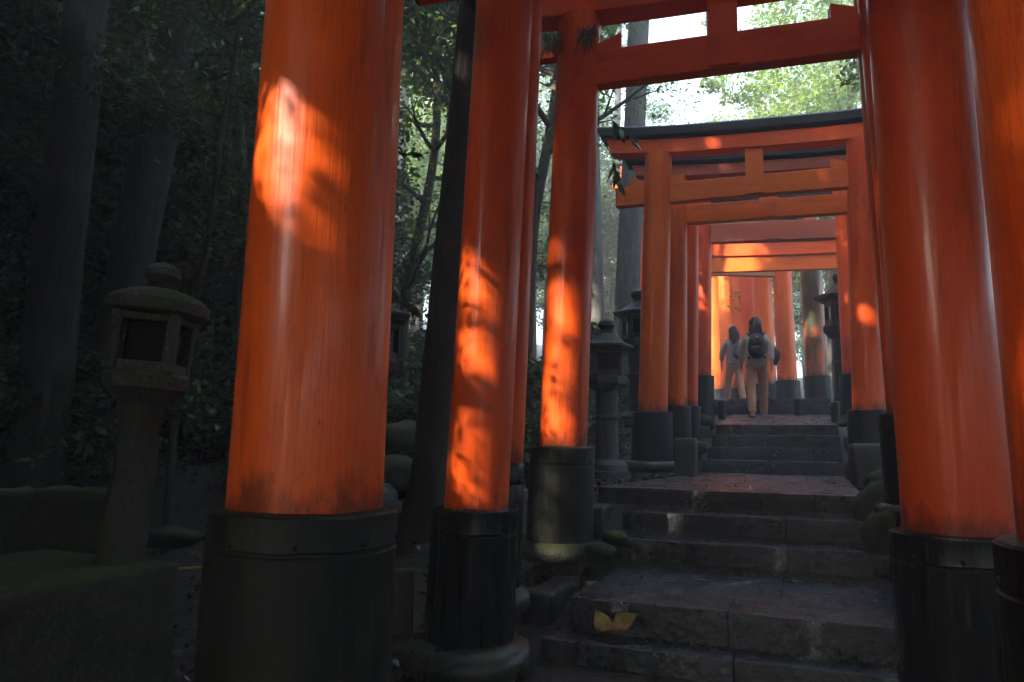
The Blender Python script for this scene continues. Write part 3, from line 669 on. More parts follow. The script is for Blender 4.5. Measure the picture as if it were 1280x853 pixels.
def stand_leaf(off, phi, L, wd, lean, m_, lab, curl):
    X = Vector((math.cos(phi), .12, math.sin(phi))).normalized(); Z = Vector((0, -1, lean)); Y = Z.cross(X).normalized(); Z = X.cross(Y)
    o = big_leaf((0, 0, 0), L, wd, 0, (0, 0), M[m_], curl=curl)
    o.matrix_world = Matrix(((X.x, Y.x, Z.x, c0[0]+off[0]), (X.y, Y.y, Z.y, c0[1]+off[1]), (X.z, Y.z, Z.z, c0[2]+off[2]), (0, 0, 0, 1)))
    tag(o, lab, 'leaf', 'large fallen leaves on the lowest steps')
stand_leaf((.01, -.02, .01), math.radians(36), .150, .105, .75, 'leaf_yellow', 'right hand yellow leaf leaning against the second riser', .10)
stand_leaf((-.01, -.01, .0), math.radians(128), .125, .095, .35, 'leaf_yellow', 'left hand yellow leaf leaning against the second riser', .14)
stand_leaf((-.045, -.05, .004), math.radians(8), .13, .06, 1.8, 'leaf_brown', 'curled brown leaf at the base of the two yellow leaves', .25)
for (px, py, z, L, rz, m_, lab) in [(870, 552/1+175, -.752, .07, .4, 'leaf_brown', 'small brown leaf lying on the lower landing, left of centre'), (997, 729, -.75, .06, 2.4, 'leaf_brown', 'reddish brown leaf lying at the right of the lower landing'),
                             (1035, 605, -.285, .09, .1, 'leaf_brown', 'brown leaf lying at the right of the middle landing'), (830, 742, -.75, .05, 1.2, 'leaf_brown', 'tiny brown leaf lying near the kerb of the lower landing')]:
    r = ray(px, py); p = r*z/r[2]
    o = big_leaf(p, L, L*.45, rz, (0, 0), M[m_], curl=.2); tag(o, lab, 'leaf', 'small fallen leaves on the landings')

bits = []
for (y0, y1, z0, z1, n) in [(3.55, 3.72, -.922, -.922, 60), (3.76, 4.8, -.762, -.762, 190), (4.86, 5.08, -.592, -.592, 50), (5.13, 5.35, -.442, -.442, 50), (5.4, 9.1, -.297, -.297, 240), (10.4, 12.6, .315, .545, 80)]:
    for _ in range(n):
        e = rnd.random(); x = XL+(XR-XL)*(e**2 if rnd.random() < .5 else 1-e**2); y = rnd.uniform(y0, y1)
        if rnd.random() < .35: y = y1-rnd.random()**2*.05
        bits.append((x, y, z0+(z1-z0)*(y-y0)/(y1-y0)+.006))
o = link('leaf_litter', leaf_mesh('leaf_litter', bits, .028, M['litter'], .4, up=2.2)); tag(o, 'bits of leaf and needle scattered over the wet steps', 'leaf litter', kind='stuff')

# ------------------------------------------------------------------ trees
def trunk_pts(pts, r0, r1, n=18, name='trunk', mat='bark', parent=None, org=(0, 0, 0), flare=0.0, rough=.09, seg=20):
    """smooth trunk through 3D points"""
    P = np.array([np.array(p, float) for p in pts]); s = np.linspace(0, len(P)-1, n)
    Q = np.stack([np.interp(s, range(len(P)), P[:, k]) for k in range(3)], 1)
    for _ in range(2): Q[1:-1] = .25*Q[:-2]+.5*Q[1:-1]+.25*Q[2:]
    rad = np.linspace(r0, r1, n)
    if flare: rad = rad*(1+flare*np.exp(-np.linspace(0, 14, n)))
    mb = MB(org); mb.tube(Q, rad, seg, rough=rough, seed=float(P[0][0])); return mb.build(name, M[mat], parent, sharp=None), Q
def limbs(parent, org, Q, n, ln, r, mat, up=.3, t0=.5, rs=rnd, name='limb', twig=True):
    tips = []
    for i in range(n):
        k = int(len(Q)*(t0+(1-t0)*rs.random()*.95)); k = min(k, len(Q)-1); a = rs.uniform(0, 2*PI); l = ln*rs.uniform(.6, 1.2)
        p = Q[k].copy(); pts = [p]; d = np.array([math.cos(a), math.sin(a), up+rs.uniform(-.2, .4)]); d /= np.linalg.norm(d)
        for j in range(6):
            d = d+np.array([rs.uniform(-.25, .25), rs.uniform(-.25, .25), rs.uniform(-.12, .2)]); d /= np.linalg.norm(d); p = p+d*l/6; pts.append(p)
        mb = MB(org); mb.tube(pts, list(np.linspace(r, r*.25, 7)), 7)
        if twig:
            for j in (2, 3, 4, 5):
                e = d+np.array([rs.uniform(-1, 1), rs.uniform(-1, 1), rs.uniform(-.2, .6)]); e /= np.linalg.norm(e)
                mb.tube([pts[j], pts[j]+e*l*.18, pts[j]+e*l*.32+np.array([0, 0, -.02])], [r*.4, r*.25, r*.08], 5); tips.append(pts[j]+e*l*.3)
        mb.build(name, M[mat], parent); tips.append(pts[-1]); tips.append(pts[3])
    return tips
def crown_from_tips(parent, org, tips, N, cr, size, mat, rs=rng, flat=.6, asp=.5, cull=None, name='crown'):
    T = np.array(tips); k = rs.integers(0, len(T), N); q = rs.normal(size=(N, 3)); q /= np.linalg.norm(q, axis=1)[:, None]; q *= (rs.random(N)**.45)[:, None]
    P = T[k]+q*cr*(.5+rs.random(len(T)))[k][:, None]*np.array([1, 1, flat])
    if cull is not None: P = P[cull(P)]
    o = link(name, leaf_mesh(name, P-np.array(org), size, M[mat], asp, rs=rs), parent); return o
def cedar(label, pts, r0, r1, mat='bark', nl=5, flare=.8, group=None, crown_r=1.6, crown_z=None, leaves=3500, cat='cedar tree', extend=9.0):
    """tall straight conifer; the trunk goes on above the frame and carries a high crown"""
    P = [np.array(p, float) for p in pts]; d = P[-1]-P[-2]; d /= np.linalg.norm(d)
    P = P+[P[-1]+d*extend*.5, P[-1]+d*extend*.55+np.array([0, 0, extend*.45])]
    t = empty('cedar_tree', P[0], label, cat, group or 'tall cedar trees in the forest')
    o, Q = trunk_pts(P, r0, r1*.5, 26, parent=t, org=P[0], flare=flare, mat=mat, seg=28, rough=.12)
    tips = limbs(t, P[0], Q, nl, 2.0, .035, mat, up=.1, t0=.78)
    crown_from_tips(t, P[0], tips, leaves, crown_r*.6, .16, 'leaf_dark')
    return t
def gz(p, sink=.1): p = np.array(p, float); p[2] = ground(p[0], p[1])-sink; return p
def seg(pxa, pya, pxb, pyb, Y): a = aty(pxa, pya, Y); b = aty(pxb, pyb, Y); return a, b
# left foreground cedars
def line_down(a, b, Y=None):
    """extend the line b->a down to the ground"""
    d = a-b; t = 0
    p = a.copy()
    while p[2] > ground(p[0], p[1])-.15 and t < 200: p = p+d*.02; t += 1
    return p
for (xa, ya, xb, yb, d, ra, rb, mt, lab) in [
        (48, 560, 109, 0, 6.6, .26, .17, 'bark_dark', 'thick dark cedar trunk leaning right at the far left edge'),
        (163, 345, 229, 0, 7.6, .25, .19, 'bark_dark', 'thick dark cedar trunk leaning right behind the lantern roof'),
        (250, 400, 262, 60, 11.0, .16, .12, 'bark_grey', 'faint grey trunk just left of the biggest pillar'),
        (288, 400, 306, 60, 12.0, .22, .18, 'bark', 'broad dim trunk touching the left edge of the biggest pillar'),
        (541, 560, 588, 45, 5.6, .165, .085, 'bark_dark', 'black leaning trunk with spread roots just left of the second gate'),
        (782, 420, 799, 30, 13.5, .26, .215, 'bark_grey', 'large straight grey trunk rising behind the fifth gate roof')]:
    a, b = atd(xa, ya, d), atd(xb, yb, d); g0 = line_down(a, b)
    cedar(lab, [g0, a, b], ra, rb, mat=mt, flare=1.1 if 'roots' in lab else .7, nl=6)

# slender hazy understory trees
def small_tree(label, pts, r0, r1, leafmat, N, cr, lsize, nl=7, ln=1.5, mat='bark_dark', group=None, t0=.35, cat='small tree', name='broadleaf_tree', flat=.6):
    P = [np.array(p, float) for p in pts]; t = empty(name, P[0], label, cat, group)
    o, Q = trunk_pts(P, r0, r1, 16, parent=t, org=P[0], mat=mat, seg=10, rough=.05)
    tips = limbs(t, P[0], Q, nl, ln, r1*.8, mat, t0=t0)
    crown_from_tips(t, P[0], tips, N, cr, lsize, leafmat, flat=flat)
    return t
def px_path(lst, d): return [gz(atd(*lst[0], d))]+[atd(x, y, d) for x, y in lst]
small_tree('slender curved tree in blue haze between the two nearest left pillars', px_path([(502, 470), (505, 360), (530, 270), (545, 190), (548, 110), (540, 20)], 11.5), .10, .05, 'leaf_mid', 4200, .5, .075, nl=12, ln=1.9, mat='bark')
small_tree('forked hazy tree between the third and fourth gate pillars', px_path([(655, 500), (662, 330), (668, 260), (690, 160), (700, 60)], 10.0), .11, .06, 'leaf_mid', 4500, .55, .075, nl=9, ln=1.8, mat='bark')
small_tree('thin dark sapling in front of the dim trunks near the biggest pillar', px_path([(225, 430), (258, 330), (272, 200), (285, 120), (300, 30)], 6.2), .035, .014, 'leaf_dark', 5200, .38, .06, nl=10, ln=1.1, mat='bark_dark')
small_tree('leafy maple with bright green leaves at the top left of the frame', px_path([(300, 420), (305, 200), (290, 60), (270, -80)], 8.6), .07, .04, 'leaf_maple', 7000, .45, .07, nl=13, ln=2.0, mat='bark_dark', t0=.55)
small_tree('dark evergreen with dense leaves between the two leaning cedar trunks', px_path([(175, 480), (165, 330), (160, 180), (155, 60), (150, -60)], 9.5), .08, .04, 'leaf_dark', 9000, .65, .08, nl=14, ln=2.0, t0=.3)
small_tree('dark evergreen with pale gaps at the upper left corner of the frame', px_path([(40, 420), (30, 300), (25, 160), (20, 40), (15, -60)], 10.0), .09, .04, 'leaf_dark', 8000, .65, .08, nl=14, ln=2.2, t0=.25)
# near leafy sprays seen as silhouettes
def spray(label, px, py, d, n, L, leafL, dirpx, mat='leaf_dark', anchor=None):
    p = atd(px, py, d); e = atd(px+dirpx[0], py+dirpx[1], d)-p
    t = empty('leafy_branch', anchor if anchor is not None else p, label, 'branch'); org = np.array(t.location)
    mb = MB(org); a = anchor if anchor is not None else p-e*.6
    mb.tube([a, (a+p)/2+np.array([0, 0, .03]), p, p+e*.5, p+e], [.010, .007, .005, .003, .002], 6); mb.build('twig', M['bark_dark'], t)
    V = []; F = []
    for i in range(n):
        s = rnd.random(); q = p+e*s; a2 = rnd.uniform(0, 2*PI); dd = e/np.linalg.norm(e)+np.array([rnd.uniform(-.9, .9), rnd.uniform(-.9, .9), rnd.uniform(-.9, .3)]); dd /= np.linalg.norm(dd)
        w = np.cross(dd, [rnd.uniform(-.5, .5), rnd.uniform(-.5, .5), 1]); w /= np.linalg.norm(w); l = leafL*rnd.uniform(.7, 1.2); b = len(V)
        nn = np.cross(w, dd)
        V += [q, q+dd*l*.35+w*l*.17, q+dd*l*.7+w*l*.13-nn*l*.04, q+dd*l-nn*l*.10, q+dd*l*.7-w*l*.13-nn*l*.04, q+dd*l*.35-w*l*.17]; F.append((b, b+1, b+2, b+3, b+4, b+5))
    mb = MB(org); mb.add(V, F); o = mb.build('foliage', M[mat], t, smooth=False); return t
spray('dark drooping leaf spray poking out right of the biggest pillar', 500, 192, 3.4, 14, .2, .05, (24, 2), anchor=atd(470, 180, 3.5))
spray('dark leafy twig hanging over the left end of the fifth gate roof', 765, 150, 6.4, 13, .3, .15, (25, 25), anchor=atd(735, 165, 6.5), mat='leaf_dark')
spray('dark leafy twig hanging just below the left end of the fifth gate roof', 765, 195, 6.6, 10, .3, .14, (8, 35), anchor=atd(735, 150, 6.7))
spray('low evergreen leaves at the right edge of the biggest pillar', 492, 365, 4.6, 40, .4, .07, (30, 22), anchor=atd(475, 420, 4.6))
spray('low leafy branch catching light at the left edge', 10, 575, 4.2, 26, .3, .06, (40, -6), anchor=atd(-20, 600, 4.2), mat='leaf_mid')
# dry weeds sprouting under the lintel of the fourth gate
tw = aty(712, 52, 4.44); t = empty('dry_weeds', tw, 'tuft of dry weeds sprouting under the lintel on top of the fourth gate left pillar', 'weeds')
mb = MB(tw); V = []; F = []
for i in range(120):
    a = rnd.uniform(-PI, 0); b0 = tw+np.array([rnd.choice([-1, 1])*rnd.uniform(.06, .19), rnd.uniform(-.03, .03), rnd.uniform(.05, .09)]); l = rnd.uniform(.08, .24); dd = np.array([rnd.uniform(-.35, .35), rnd.uniform(-.4, .1), rnd.uniform(-1, -.5)]); dd /= np.linalg.norm(dd)
    w = np.cross(dd, [0, 1, .2]); w = w/np.linalg.norm(w)*.0035; n = len(V); V += [b0-w, b0+w, b0+dd*l*.6+w*.7+np.array([0, 0, -.01]), b0+dd*l, b0+dd*l*.6-w*.7+np.array([0, 0, -.01])]; F.append((n, n+1, n+2, n+3, n+4))
mb.add(V, F); o = mb.build('weed_tuft', m_leaf('dry_weed', (0.05, 0.045, 0.02), (0.13, 0.10, 0.05), (0.08, 0.07, 0.03), .25), t, smooth=False); o['kind'] = 'stuff'

# ------------------------------------------------------------------ sun-side canopy with gaps
# gaps: a pixel on the thing lit, its path distance, radius of the gap in metres
SPOTS = [(350, 85, 1.78, .05), (352, 140, 1.78, .08), (348, 190, 1.78, .10), (352, 240, 1.78, .085), (385, 290, 1.78, .06),
         (582, 340, 3.12, .08), (590, 385, 3.12, .09), (598, 430, 3.12, .10), (600, 470, 3.12, .07), (590, 545, 3.12, .08), (590, 590, 3.12, .10), (612, 610, 3.12, .08),
         (696, 370, 4.45, .09), (696, 420, 4.45, .10), (693, 475, 4.45, .10), (693, 525, 4.45, .10), (690, 590, 4.45, .05), (682, 640, 4.40, .05), (712, 620, 4.40, .04), (700, 695, 4.35, .07),
         (1083, 392, 8.15, .06), (1065, 375, 11.9, .06), (1160, 610, 3.25, .06),
         (935, 331, 13.8, .40), (893, 385, 21.9, .35), (895, 455, 21.9, .16), (1262, 90, 1.9, .045), (1274, 400, 1.9, .04),
         (762, 772, 3.65, .045), (780, 738, 4.1, .05), (140, 590, 2.95, .035), (138, 625, 2.95, .03), (245, 711, 3.3, .05), (150, 712, 2.6, .06), (60, 712, 2.6, .05), (190, 430, 2.9, .04)]
for _ in range(16): SPOTS.append((rnd.uniform(322, 440), rnd.uniform(40, 330), 1.78, rnd.uniform(.025, .05)))
for _ in range(14): SPOTS.append((rnd.uniform(565, 635), rnd.uniform(330, 625), 3.12, rnd.uniform(.02, .05)))
for _ in range(12): SPOTS.append((rnd.uniform(675, 732), rnd.uniform(350, 690), 4.45, rnd.uniform(.03, .06)))
SP = np.array([aty(a, b, Y) for a, b, Y, r in SPOTS]); SRr = np.array([s[3] for s in SPOTS])
def beam_keep(P, grow=1.0, frac=0.0):
    """keep-mask for leaves: gaps are cut round the sun beams that reach the spots"""
    keep = np.ones(len(P), bool)
    for S, r in zip(SP, SRr):
        v = P-S; t = v @ TO_SUN; d = np.linalg.norm(v-t[:, None]*TO_SUN, axis=1)
        rr = r*grow*(.8+.5*rng.random(len(P)))
        keep &= ~((d < rr) & (t > 0) & (rng.random(len(P)) > frac))
    return keep
canopy = [(-4.6, -3.2), (-7.8, -1.0), (-6.2, -7.0), (-10.5, -5.0), (-9.2, 0.2), (-5.2, 3.4 - 8), (-12.5, -1.5), (-8.5, -10.5), (-13.0, -9.0), (-3.4, -9.5), (-5.2, 6.0), (-16, -3)]
canopy = np.array(canopy+[(-7.8, 8.2), (-6.6, 12.6), (-4.6, 9.8), (3.6, -2.5), (1.5, -7.5), (6.5, 1.5), (7, -6), (2.5, -12)], float)
NL = 270000
P = np.stack([rng.uniform(-18, 9, NL), rng.uniform(-15, 10, NL), rng.uniform(0, 1, NL)], 1)
P[:, 2] = 6.6+2.6*P[:, 2]**1.2+.6*np.sin(P[:, 0]*.9+1)*np.cos(P[:, 1]*.8)
P = P[(P[:, 0] < -1.9) | (P[:, 1] < 2.0)]
P = P[~((P[:, 0] < -6.5+.25*P[:, 1]) & (P[:, 1] > 4.0+.3*np.sin(P[:, 0]*2)))]
P = P[P[:, 1] < np.where(P[:, 0] < -3.5, 5.0, 6.3)]
NE = 42000                                            # leaves added above the frame to shade the far gates at the bend
E_ = np.stack([rng.uniform(-7.6, -3.2, NE), rng.uniform(5.5, 13.5, NE), 7.2+2.2*rng.random(NE)], 1)
P = np.concatenate([P, E_[(rng.random(NE) < .42)]])
P = P[beam_keep(P, 1.3)]
P = P[~((P[:, 0] > -1.9) & (rng.random(len(P)) < .25))]
own = np.argmin(((P[:, None, :2]-canopy[None])**2).sum(2), 1)
for i, (cx, cy) in enumerate(canopy):
    base = np.array([cx, cy, ground(cx, cy)-.1]); t = empty('broadleaf_tree', base, 'shade tree of the near canopy, overhead, out of the picture, leaf gaps cut to place sun spots', 'tree', 'shade trees of the near canopy')
    trunk_pts([base, base+[.1, .1, 3.5], base+[.2, -.1, 7.5]], .22, .10, parent=t, org=base, mat='bark_dark', seg=12)
    mb = MB(base)
    for k in range(7):
        a = 2*PI*k/7+i; mb.tube([base+[.2, -.1, 6.0], base+[1.2*math.cos(a), 1.2*math.sin(a), 7.2], base+[2.6*math.cos(a), 2.6*math.sin(a), 7.9]], [.07, .045, .015], 6)
    mb.build('limb', M['bark_dark'], t)
    link('crown', leaf_mesh('crown', P[own == i]-base, .23, M['leaf_dark'], .62), t)
# unseen evergreens added left of the camera to darken the forest behind the lantern
for i, (cx, cy) in enumerate([(-4.9, -1.2), (-7.4, -.6), (-5.6, -3.6), (-8.2, -3.8), (-6.6, -6.6)]):
    base = np.array([cx, cy, ground(cx, cy)-.1]); n = 9000
    q = rng.normal(size=(n, 3)); q /= np.linalg.norm(q, axis=1)[:, None]; q *= (rng.random(n)**.4)[:, None]
    L_ = base+np.array([0, 0, 2.9])+q*np.array([1.7, 1.6, 2.9]); d = L_ @ FW; d = np.where(d < .01, .01, d); x_ = 640+FPX*(L_ @ RT)/d
    L_ = L_[((L_ @ FW < 0) | (x_ < -60)) & beam_keep(L_, 1.5)]
    t = empty('shading_evergreen', base, 'dense low evergreen added out of the picture to shade the forest at left', 'tree', 'unseen evergreens added for shade')
    trunk_pts([base, base+[0, 0, 2], base+[.1, 0, 5]], .10, .03, parent=t, org=base, mat='bark_dark', seg=10)
    link('crown', leaf_mesh('crown', L_-base, .20, M['leaf_dark'], .6), t)
# unseen maple added to break up the beams, its leaves strewn along them
base = np.array([-4.3, -1.2, ground(-4.3, -1.2)]); t = empty('dapple_maple', base, 'young maple added out of the picture, its leaves set to dapple the sunlight', 'tree')
trunk_pts([base, base+[.3, .5, 1.6], base+[.8, 1.4, 3.2]], .06, .02, parent=t, org=base, mat='bark_dark', seg=10)
NM = 2300; k = rng.integers(0, len(SP), NM); D_ = np.where(SP[k][:, 1] < 2.2, rng.uniform(3.2, 5.2, NM), rng.uniform(3.0, 4.6, NM))
Q = SP[k]+D_[:, None]*TO_SUN+rng.normal(size=(NM, 3))*.20
def in_view(P, m=60):
    d = P @ FW; d = np.where(d < .01, .01, d); x = 640+FPX*(P @ RT)/d; y = 426.5-FPX*(P @ UP)/d
    return (P @ FW > 0) & (x > -m) & (x < 1280+m) & (y > -m) & (y < 853+m)
Q = Q[(Q[:, 1] < 2.2) & ~in_view(Q)]
hub = base+np.array([.8, 1.4, 3.2]); mb = MB(base)
for j in range(0, len(Q), 110): mb.tube([hub, (hub+Q[j])/2+[0, 0, .1], Q[j]], [.008, .005, .002], 5)
mb.build('limb', M['bark_dark'], t)
link('crown', leaf_mesh('crown', Q-base, .058, M['leaf_maple'], .45, droop=.3), t)

# ------------------------------------------------------------------ background wood
protos = []
def crown_proto(name, R, N, size, mat, seed, ncl=34, cr=.7):
    rs = np.random.default_rng(seed); return leaf_mesh(name, clump_points(N, R, ncl, cr, rs, flat=.65), size, M[mat], .5, rs=rs)
PR_ = [crown_proto('crown', (2.3, 2.3, 1.7), 5200, .10, 'leaf_mid', 1, 26, .6), crown_proto('crown', (2.6, 2.6, 1.4), 7500, .10, 'leaf_maple', 2, 30, .6), crown_proto('crown', (2.1, 2.1, 2.4), 14000, .11, 'leaf_dark', 3), crown_proto('crown', (2.4, 2.4, 1.5), 5500, .10, 'leaf_autumn', 4, 26, .6),
       crown_proto('crown', (2.0, 2.0, 1.7), 5000, .10, 'leaf_dark', 5, 26, .55)]
def trunk_proto():
    mb = MB(); mb.tube([(0, 0, -.3), (.05, 0, 1), (0, .1, 2.4), (.1, 0, 4)], [.14, .11, .09, .04], 10, rough=.06)
    for k in range(6):
        a = k*1.05; mb.tube([(0, .05, 2.0+.2*k), (.6*math.cos(a), .6*math.sin(a), 2.7+.2*k), (1.5*math.cos(a), 1.5*math.sin(a), 3.4+.15*k)], [.05, .035, .01], 6)
    return mesh_from('trunk', mb.v, mb.f, M['bark'])
TP = trunk_proto()
def bg_tree(x, y, h, kind, s, label, group):
    base = (x, y, ground(x, y)); t = empty('broadleaf_tree', base, label, 'tree', group, rz=rnd.uniform(0, 6))
    tr = link('trunk', TP, t); tr.scale = (s*.7, s*.7, h/4)
    for k in range(3):
        c = link('crown', PR_[kind if (kind != 2 or 'wood behind' in group or 'massed' in group or 'right' in group) else 4], t, loc=(rnd.uniform(-1, 1)*s, rnd.uniform(-1, 1)*s, h*(.62+.26*k))); c.scale = (s, s, s); c.rotation_euler = (0, 0, rnd.uniform(0, 6))
    return t
for i in range(26):
    a = math.radians(43+26*i/25+rnd.uniform(-1, 1)); d = rnd.uniform(11.5, 17); x, y = -math.sin(a)*d, math.cos(a)*d
    bg_tree(x, y, rnd.uniform(2.6, 5.0), 2, 1.2, 'dense dark evergreen massed in the shaded wood at left', 'dark evergreens massed at left')
GB = 'hazy trees in the wood behind the gates'
def lab_of(kind, zone): return f"{['mid green', 'bright yellow-green', 'dark evergreen', 'autumn tinted'][kind]} hazy tree {zone}"
bgl = []
for (px, d, h, kind, s, zone) in [
        (30, 17, 9, 0, 1.2, 'in the gap at the far left edge'), (120, 20, 11, 2, 1.3, 'between the leaning cedar trunks'), (215, 18, 9, 0, 1.1, 'behind the second leaning cedar'), (300, 22, 10, 2, 1.4, 'just left of the biggest pillar'),
        (512, 22, 5.0, 0, 1.0, 'right beside the biggest pillar'), (566, 27, 8, 1, 1.2, 'between the first two left pillars'), (665, 24, 7, 0, 1.0, 'between the third and fourth gate pillars'),
        (755, 24, 5.5, 2, 1.0, 'behind the lantern of the fifth gate'), (765, 27, 9, 0, 1.2, 'left of the large grey trunk'),
        (1040, 24, 10, 1, 1.15, 'over the right half of the fifth gate roof'), (985, 27, 10.3, 1, 1.2, 'over the strut of the fifth gate'), (905, 33, 10.8, 3, 1.1, 'faint over the left half of the fifth gate'), (1085, 20, 11, 1, 1.2, 'at the right end of the fifth gate roof'), (960, 33, 9.5, 3, 1.2, 'low over the middle of the fifth gate roof'),
        (870, 40, 8, 3, 1.2, 'far off over the left part of the fifth gate roof'), (1008, 34, 5, 0, 1.2, 'between the two far right pillars'), (1045, 19, 5.5, 0, .9, 'behind the far lantern on the right')]:
    r = ray(px, 500); r = r/np.linalg.norm(r[:2]); bg_tree(r[0]*d, r[1]*d, h, kind, s, lab_of(kind, zone), GB)
for i in range(34):
    a = math.radians(rnd.uniform(-22, 62)); d = rnd.uniform(22, 48); x, y = -math.sin(a)*d, math.cos(a)*d
    if y < 14 and x > -13: continue
    pxl = 640+FPX*(np.array([x, y, 0])@RT)/(np.array([x, y, 0])@FW)
    if (780 < pxl < 1250 and d < 34) or (470 < pxl < 780 and d < 31): continue
    if 780 < pxl < 1250: h = rnd.uniform(2.5, 4)
    else: h = rnd.uniform(4, 8)
    bg_tree(x, y, h, rnd.choice([0, 0, 2, 2, 1]), rnd.uniform(.9, 1.5), 'indistinct hazy tree deep in the background wood', 'indistinct trees deep in the wood')
for i in range(46):                                   # unseen trees added round the camera to close off sky light, low sunward
    a = math.radians(64+230*i/45); d = rnd.uniform(9.5, 17); x, y = -math.sin(a)*d, math.cos(a)*d
    azs = math.degrees(math.atan2(x, y)) % 360; h = 2.4 if 190 < azs < 252 else (rnd.uniform(3.4, 4.4) if azs >= 252 else rnd.uniform(7, 9.5))
    bg_tree(x, y, h, rnd.choice([2, 2, 0]), 0.8 if h == 2.4 else 1.45, 'dense tree added round the camera, out of the picture, to block sky light', 'wood behind the camera')
for (x, y, h) in [(3.2, 7.5, 6.0), (3.4, 11.0, 6), (4.5, 3.0, 6), (5, -2, 7), (3.8, .5, 6)]:
    bg_tree(x, y, h, 2, 1.0, 'evergreen tree right of the path, hidden behind the right-hand pillars', 'trees right of the path')
for i in range(18):                                   # tall wood on the far slope
    a = math.radians(14+36*i/29+rnd.uniform(-.8, .8)); d = rnd.uniform(34, 48)
    x, y = -math.sin(a)*d, math.cos(a)*d
    bg_tree(x, y, rnd.uniform(8, 13), rnd.choice([0, 2, 2, 1]), rnd.uniform(1.5, 2.0), 'tall pale hazy tree on the far slope', 'tall trees on the far slope')
# far straight trunks
for i in range(16):
    px = [20, 75, 205, 330, 488, 518, 552, 575, 655, 680, 748, 762, 845, 1000, 1046, 610][i]; d = rnd.uniform(15, 30)
    r = ray(px, 500); r = r/np.linalg.norm(r[:2]); b = np.array([r[0]*d, r[1]*d, 0]); b[2] = ground(b[0], b[1])-.1
    if 800 < px < 1040: continue
    t = empty('cedar_tree', b, 'distant straight cedar trunk fading into the haze', 'cedar tree', 'distant cedar trunks in the haze'); ln = rnd.uniform(-.6, .6)
    trunk_pts([b, b+[ln*.4, 0, 5], b+[ln, 0, 15]], rnd.uniform(.14, .26), .1, parent=t, org=b, mat='bark_grey', seg=12)
    c = link('crown', PR_[4], t, loc=(ln, 0, 14)); c.scale = (.5, .5, 1.2)

# ------------------------------------------------------------------ undergrowth and litter on the left
SH = [crown_proto('foliage', (.55, .55, .42), 3600, .05, 'leaf_dark', 21, 14, .22), crown_proto('foliage', (.7, .6, .5), 4200, .05, 'leaf_dark', 22, 16, .25), crown_proto('foliage', (.45, .45, .6), 3200, .055, 'leaf_dark', 23, 12, .2)]
cnt = 0
for i in range(200):
    x = -rnd.uniform(2.9, 17); y = rnd.uniform(2.5, 17)
    if x > -4.6 and y < 4.0: continue
    d = math.hypot(x, y)
    if d < 7.8 or (x > -3.4 and rnd.random() < .4): continue
    pxl = 640+FPX*(np.array([x, y, 0])@RT)/(np.array([x, y, 0])@FW)
    if pxl < -60: continue
    if d < 7 and rnd.random() < .5: continue
    s = rnd.uniform(.6, 1.5)*(1 if d < 7 else 1.5)
    o = link('shrub', SH[i % 3], None, (x, y, ground(x, y)+.25*s)); o.scale = (s, s, s*rnd.uniform(.7, 1.2)); o.rotation_euler = (0, 0, rnd.uniform(0, 6))
    tag(o, 'low dark evergreen shrub on the shaded forest floor', 'shrub', 'evergreen shrubs on the forest floor'); cnt += 1
for (px, y, s, kind) in [(510, 5.6, .6, 0), (505, 7.4, .8, 0), (530, 8.5, 1., 2), (645, 7.5, .8, 0), (750, 9, .9, 1), (560, 10, 1.2, 2)]:
    r = ray(px, 500); x = r[0]/r[1]*y; o = link('shrub', SH[kind], None, (x, y, ground(x, y)+.2*s)); o.scale = (s, s, s); o.rotation_euler = (0, 0, px)
    tag(o, 'low dark evergreen shrub on the shaded forest floor', 'shrub', 'evergreen shrubs on the forest floor')
NLt = 26000
lx = -1.45-rng.random(NLt)**1.3*11; ly = rng.uniform(.5, 15, NLt)
Pl = np.array([(x, y, ground(x, y)+.012+.02*rng.random()) for x, y in zip(lx, ly)])
ms = (np.abs(lx+3.0) > .0)
o = link('leaf_litter', leaf_mesh('leaf_litter', Pl[ms], .055, M['litter'], .55, up=1.6)); tag(o, 'dry fallen leaves strewn over the forest floor', 'leaf litter', kind='stuff')
lx = rng.uniform(.4, 1.1, 900); ly = rng.uniform(3, 13, 900)
o = link('leaf_litter', leaf_mesh('leaf_litter', [(x, y, ground(x, y)+.015) for x, y in zip(lx, ly)], .05, M['litter'], .55, up=1.6)); tag(o, 'dry fallen leaves caught along the right side of the steps', 'leaf litter', kind='stuff')

# ------------------------------------------------------------------ walkers
M['skin'] = m_plain('skin', (0.42, 0.26, 0.19), .55, var=.08, bumpk=.05)
M['hair'] = m_plain('dark_hair', (0.010, 0.008, 0.008), .45, nsc=60)
M['coat_a'] = m_plain('pale_grey_padded_coat', (0.44, 0.385, 0.345), .8, nsc=25, var=.15, bumpk=.4)
M['coat_b'] = m_plain('mauve_grey_coat', (0.36, 0.30, 0.335), .8, nsc=25, var=.15, bumpk=.4)
M['trs'] = m_plain('tan_trousers', (0.44, 0.24, 0.14), .85, nsc=25, var=.2, bumpk=.4)
M['shoe'] = m_plain('grey_trainer', (0.32, 0.31, 0.32), .6, nsc=40)
M['sole'] = m_plain('dark_sole', (0.03, 0.03, 0.03), .7)
M['pack'] = m_plain('black_nylon', (0.014, 0.013, 0.016), .55, nsc=30)
M['pack_b'] = m_plain('grey_blue_nylon', (0.09, 0.10, 0.13), .6, nsc=30)
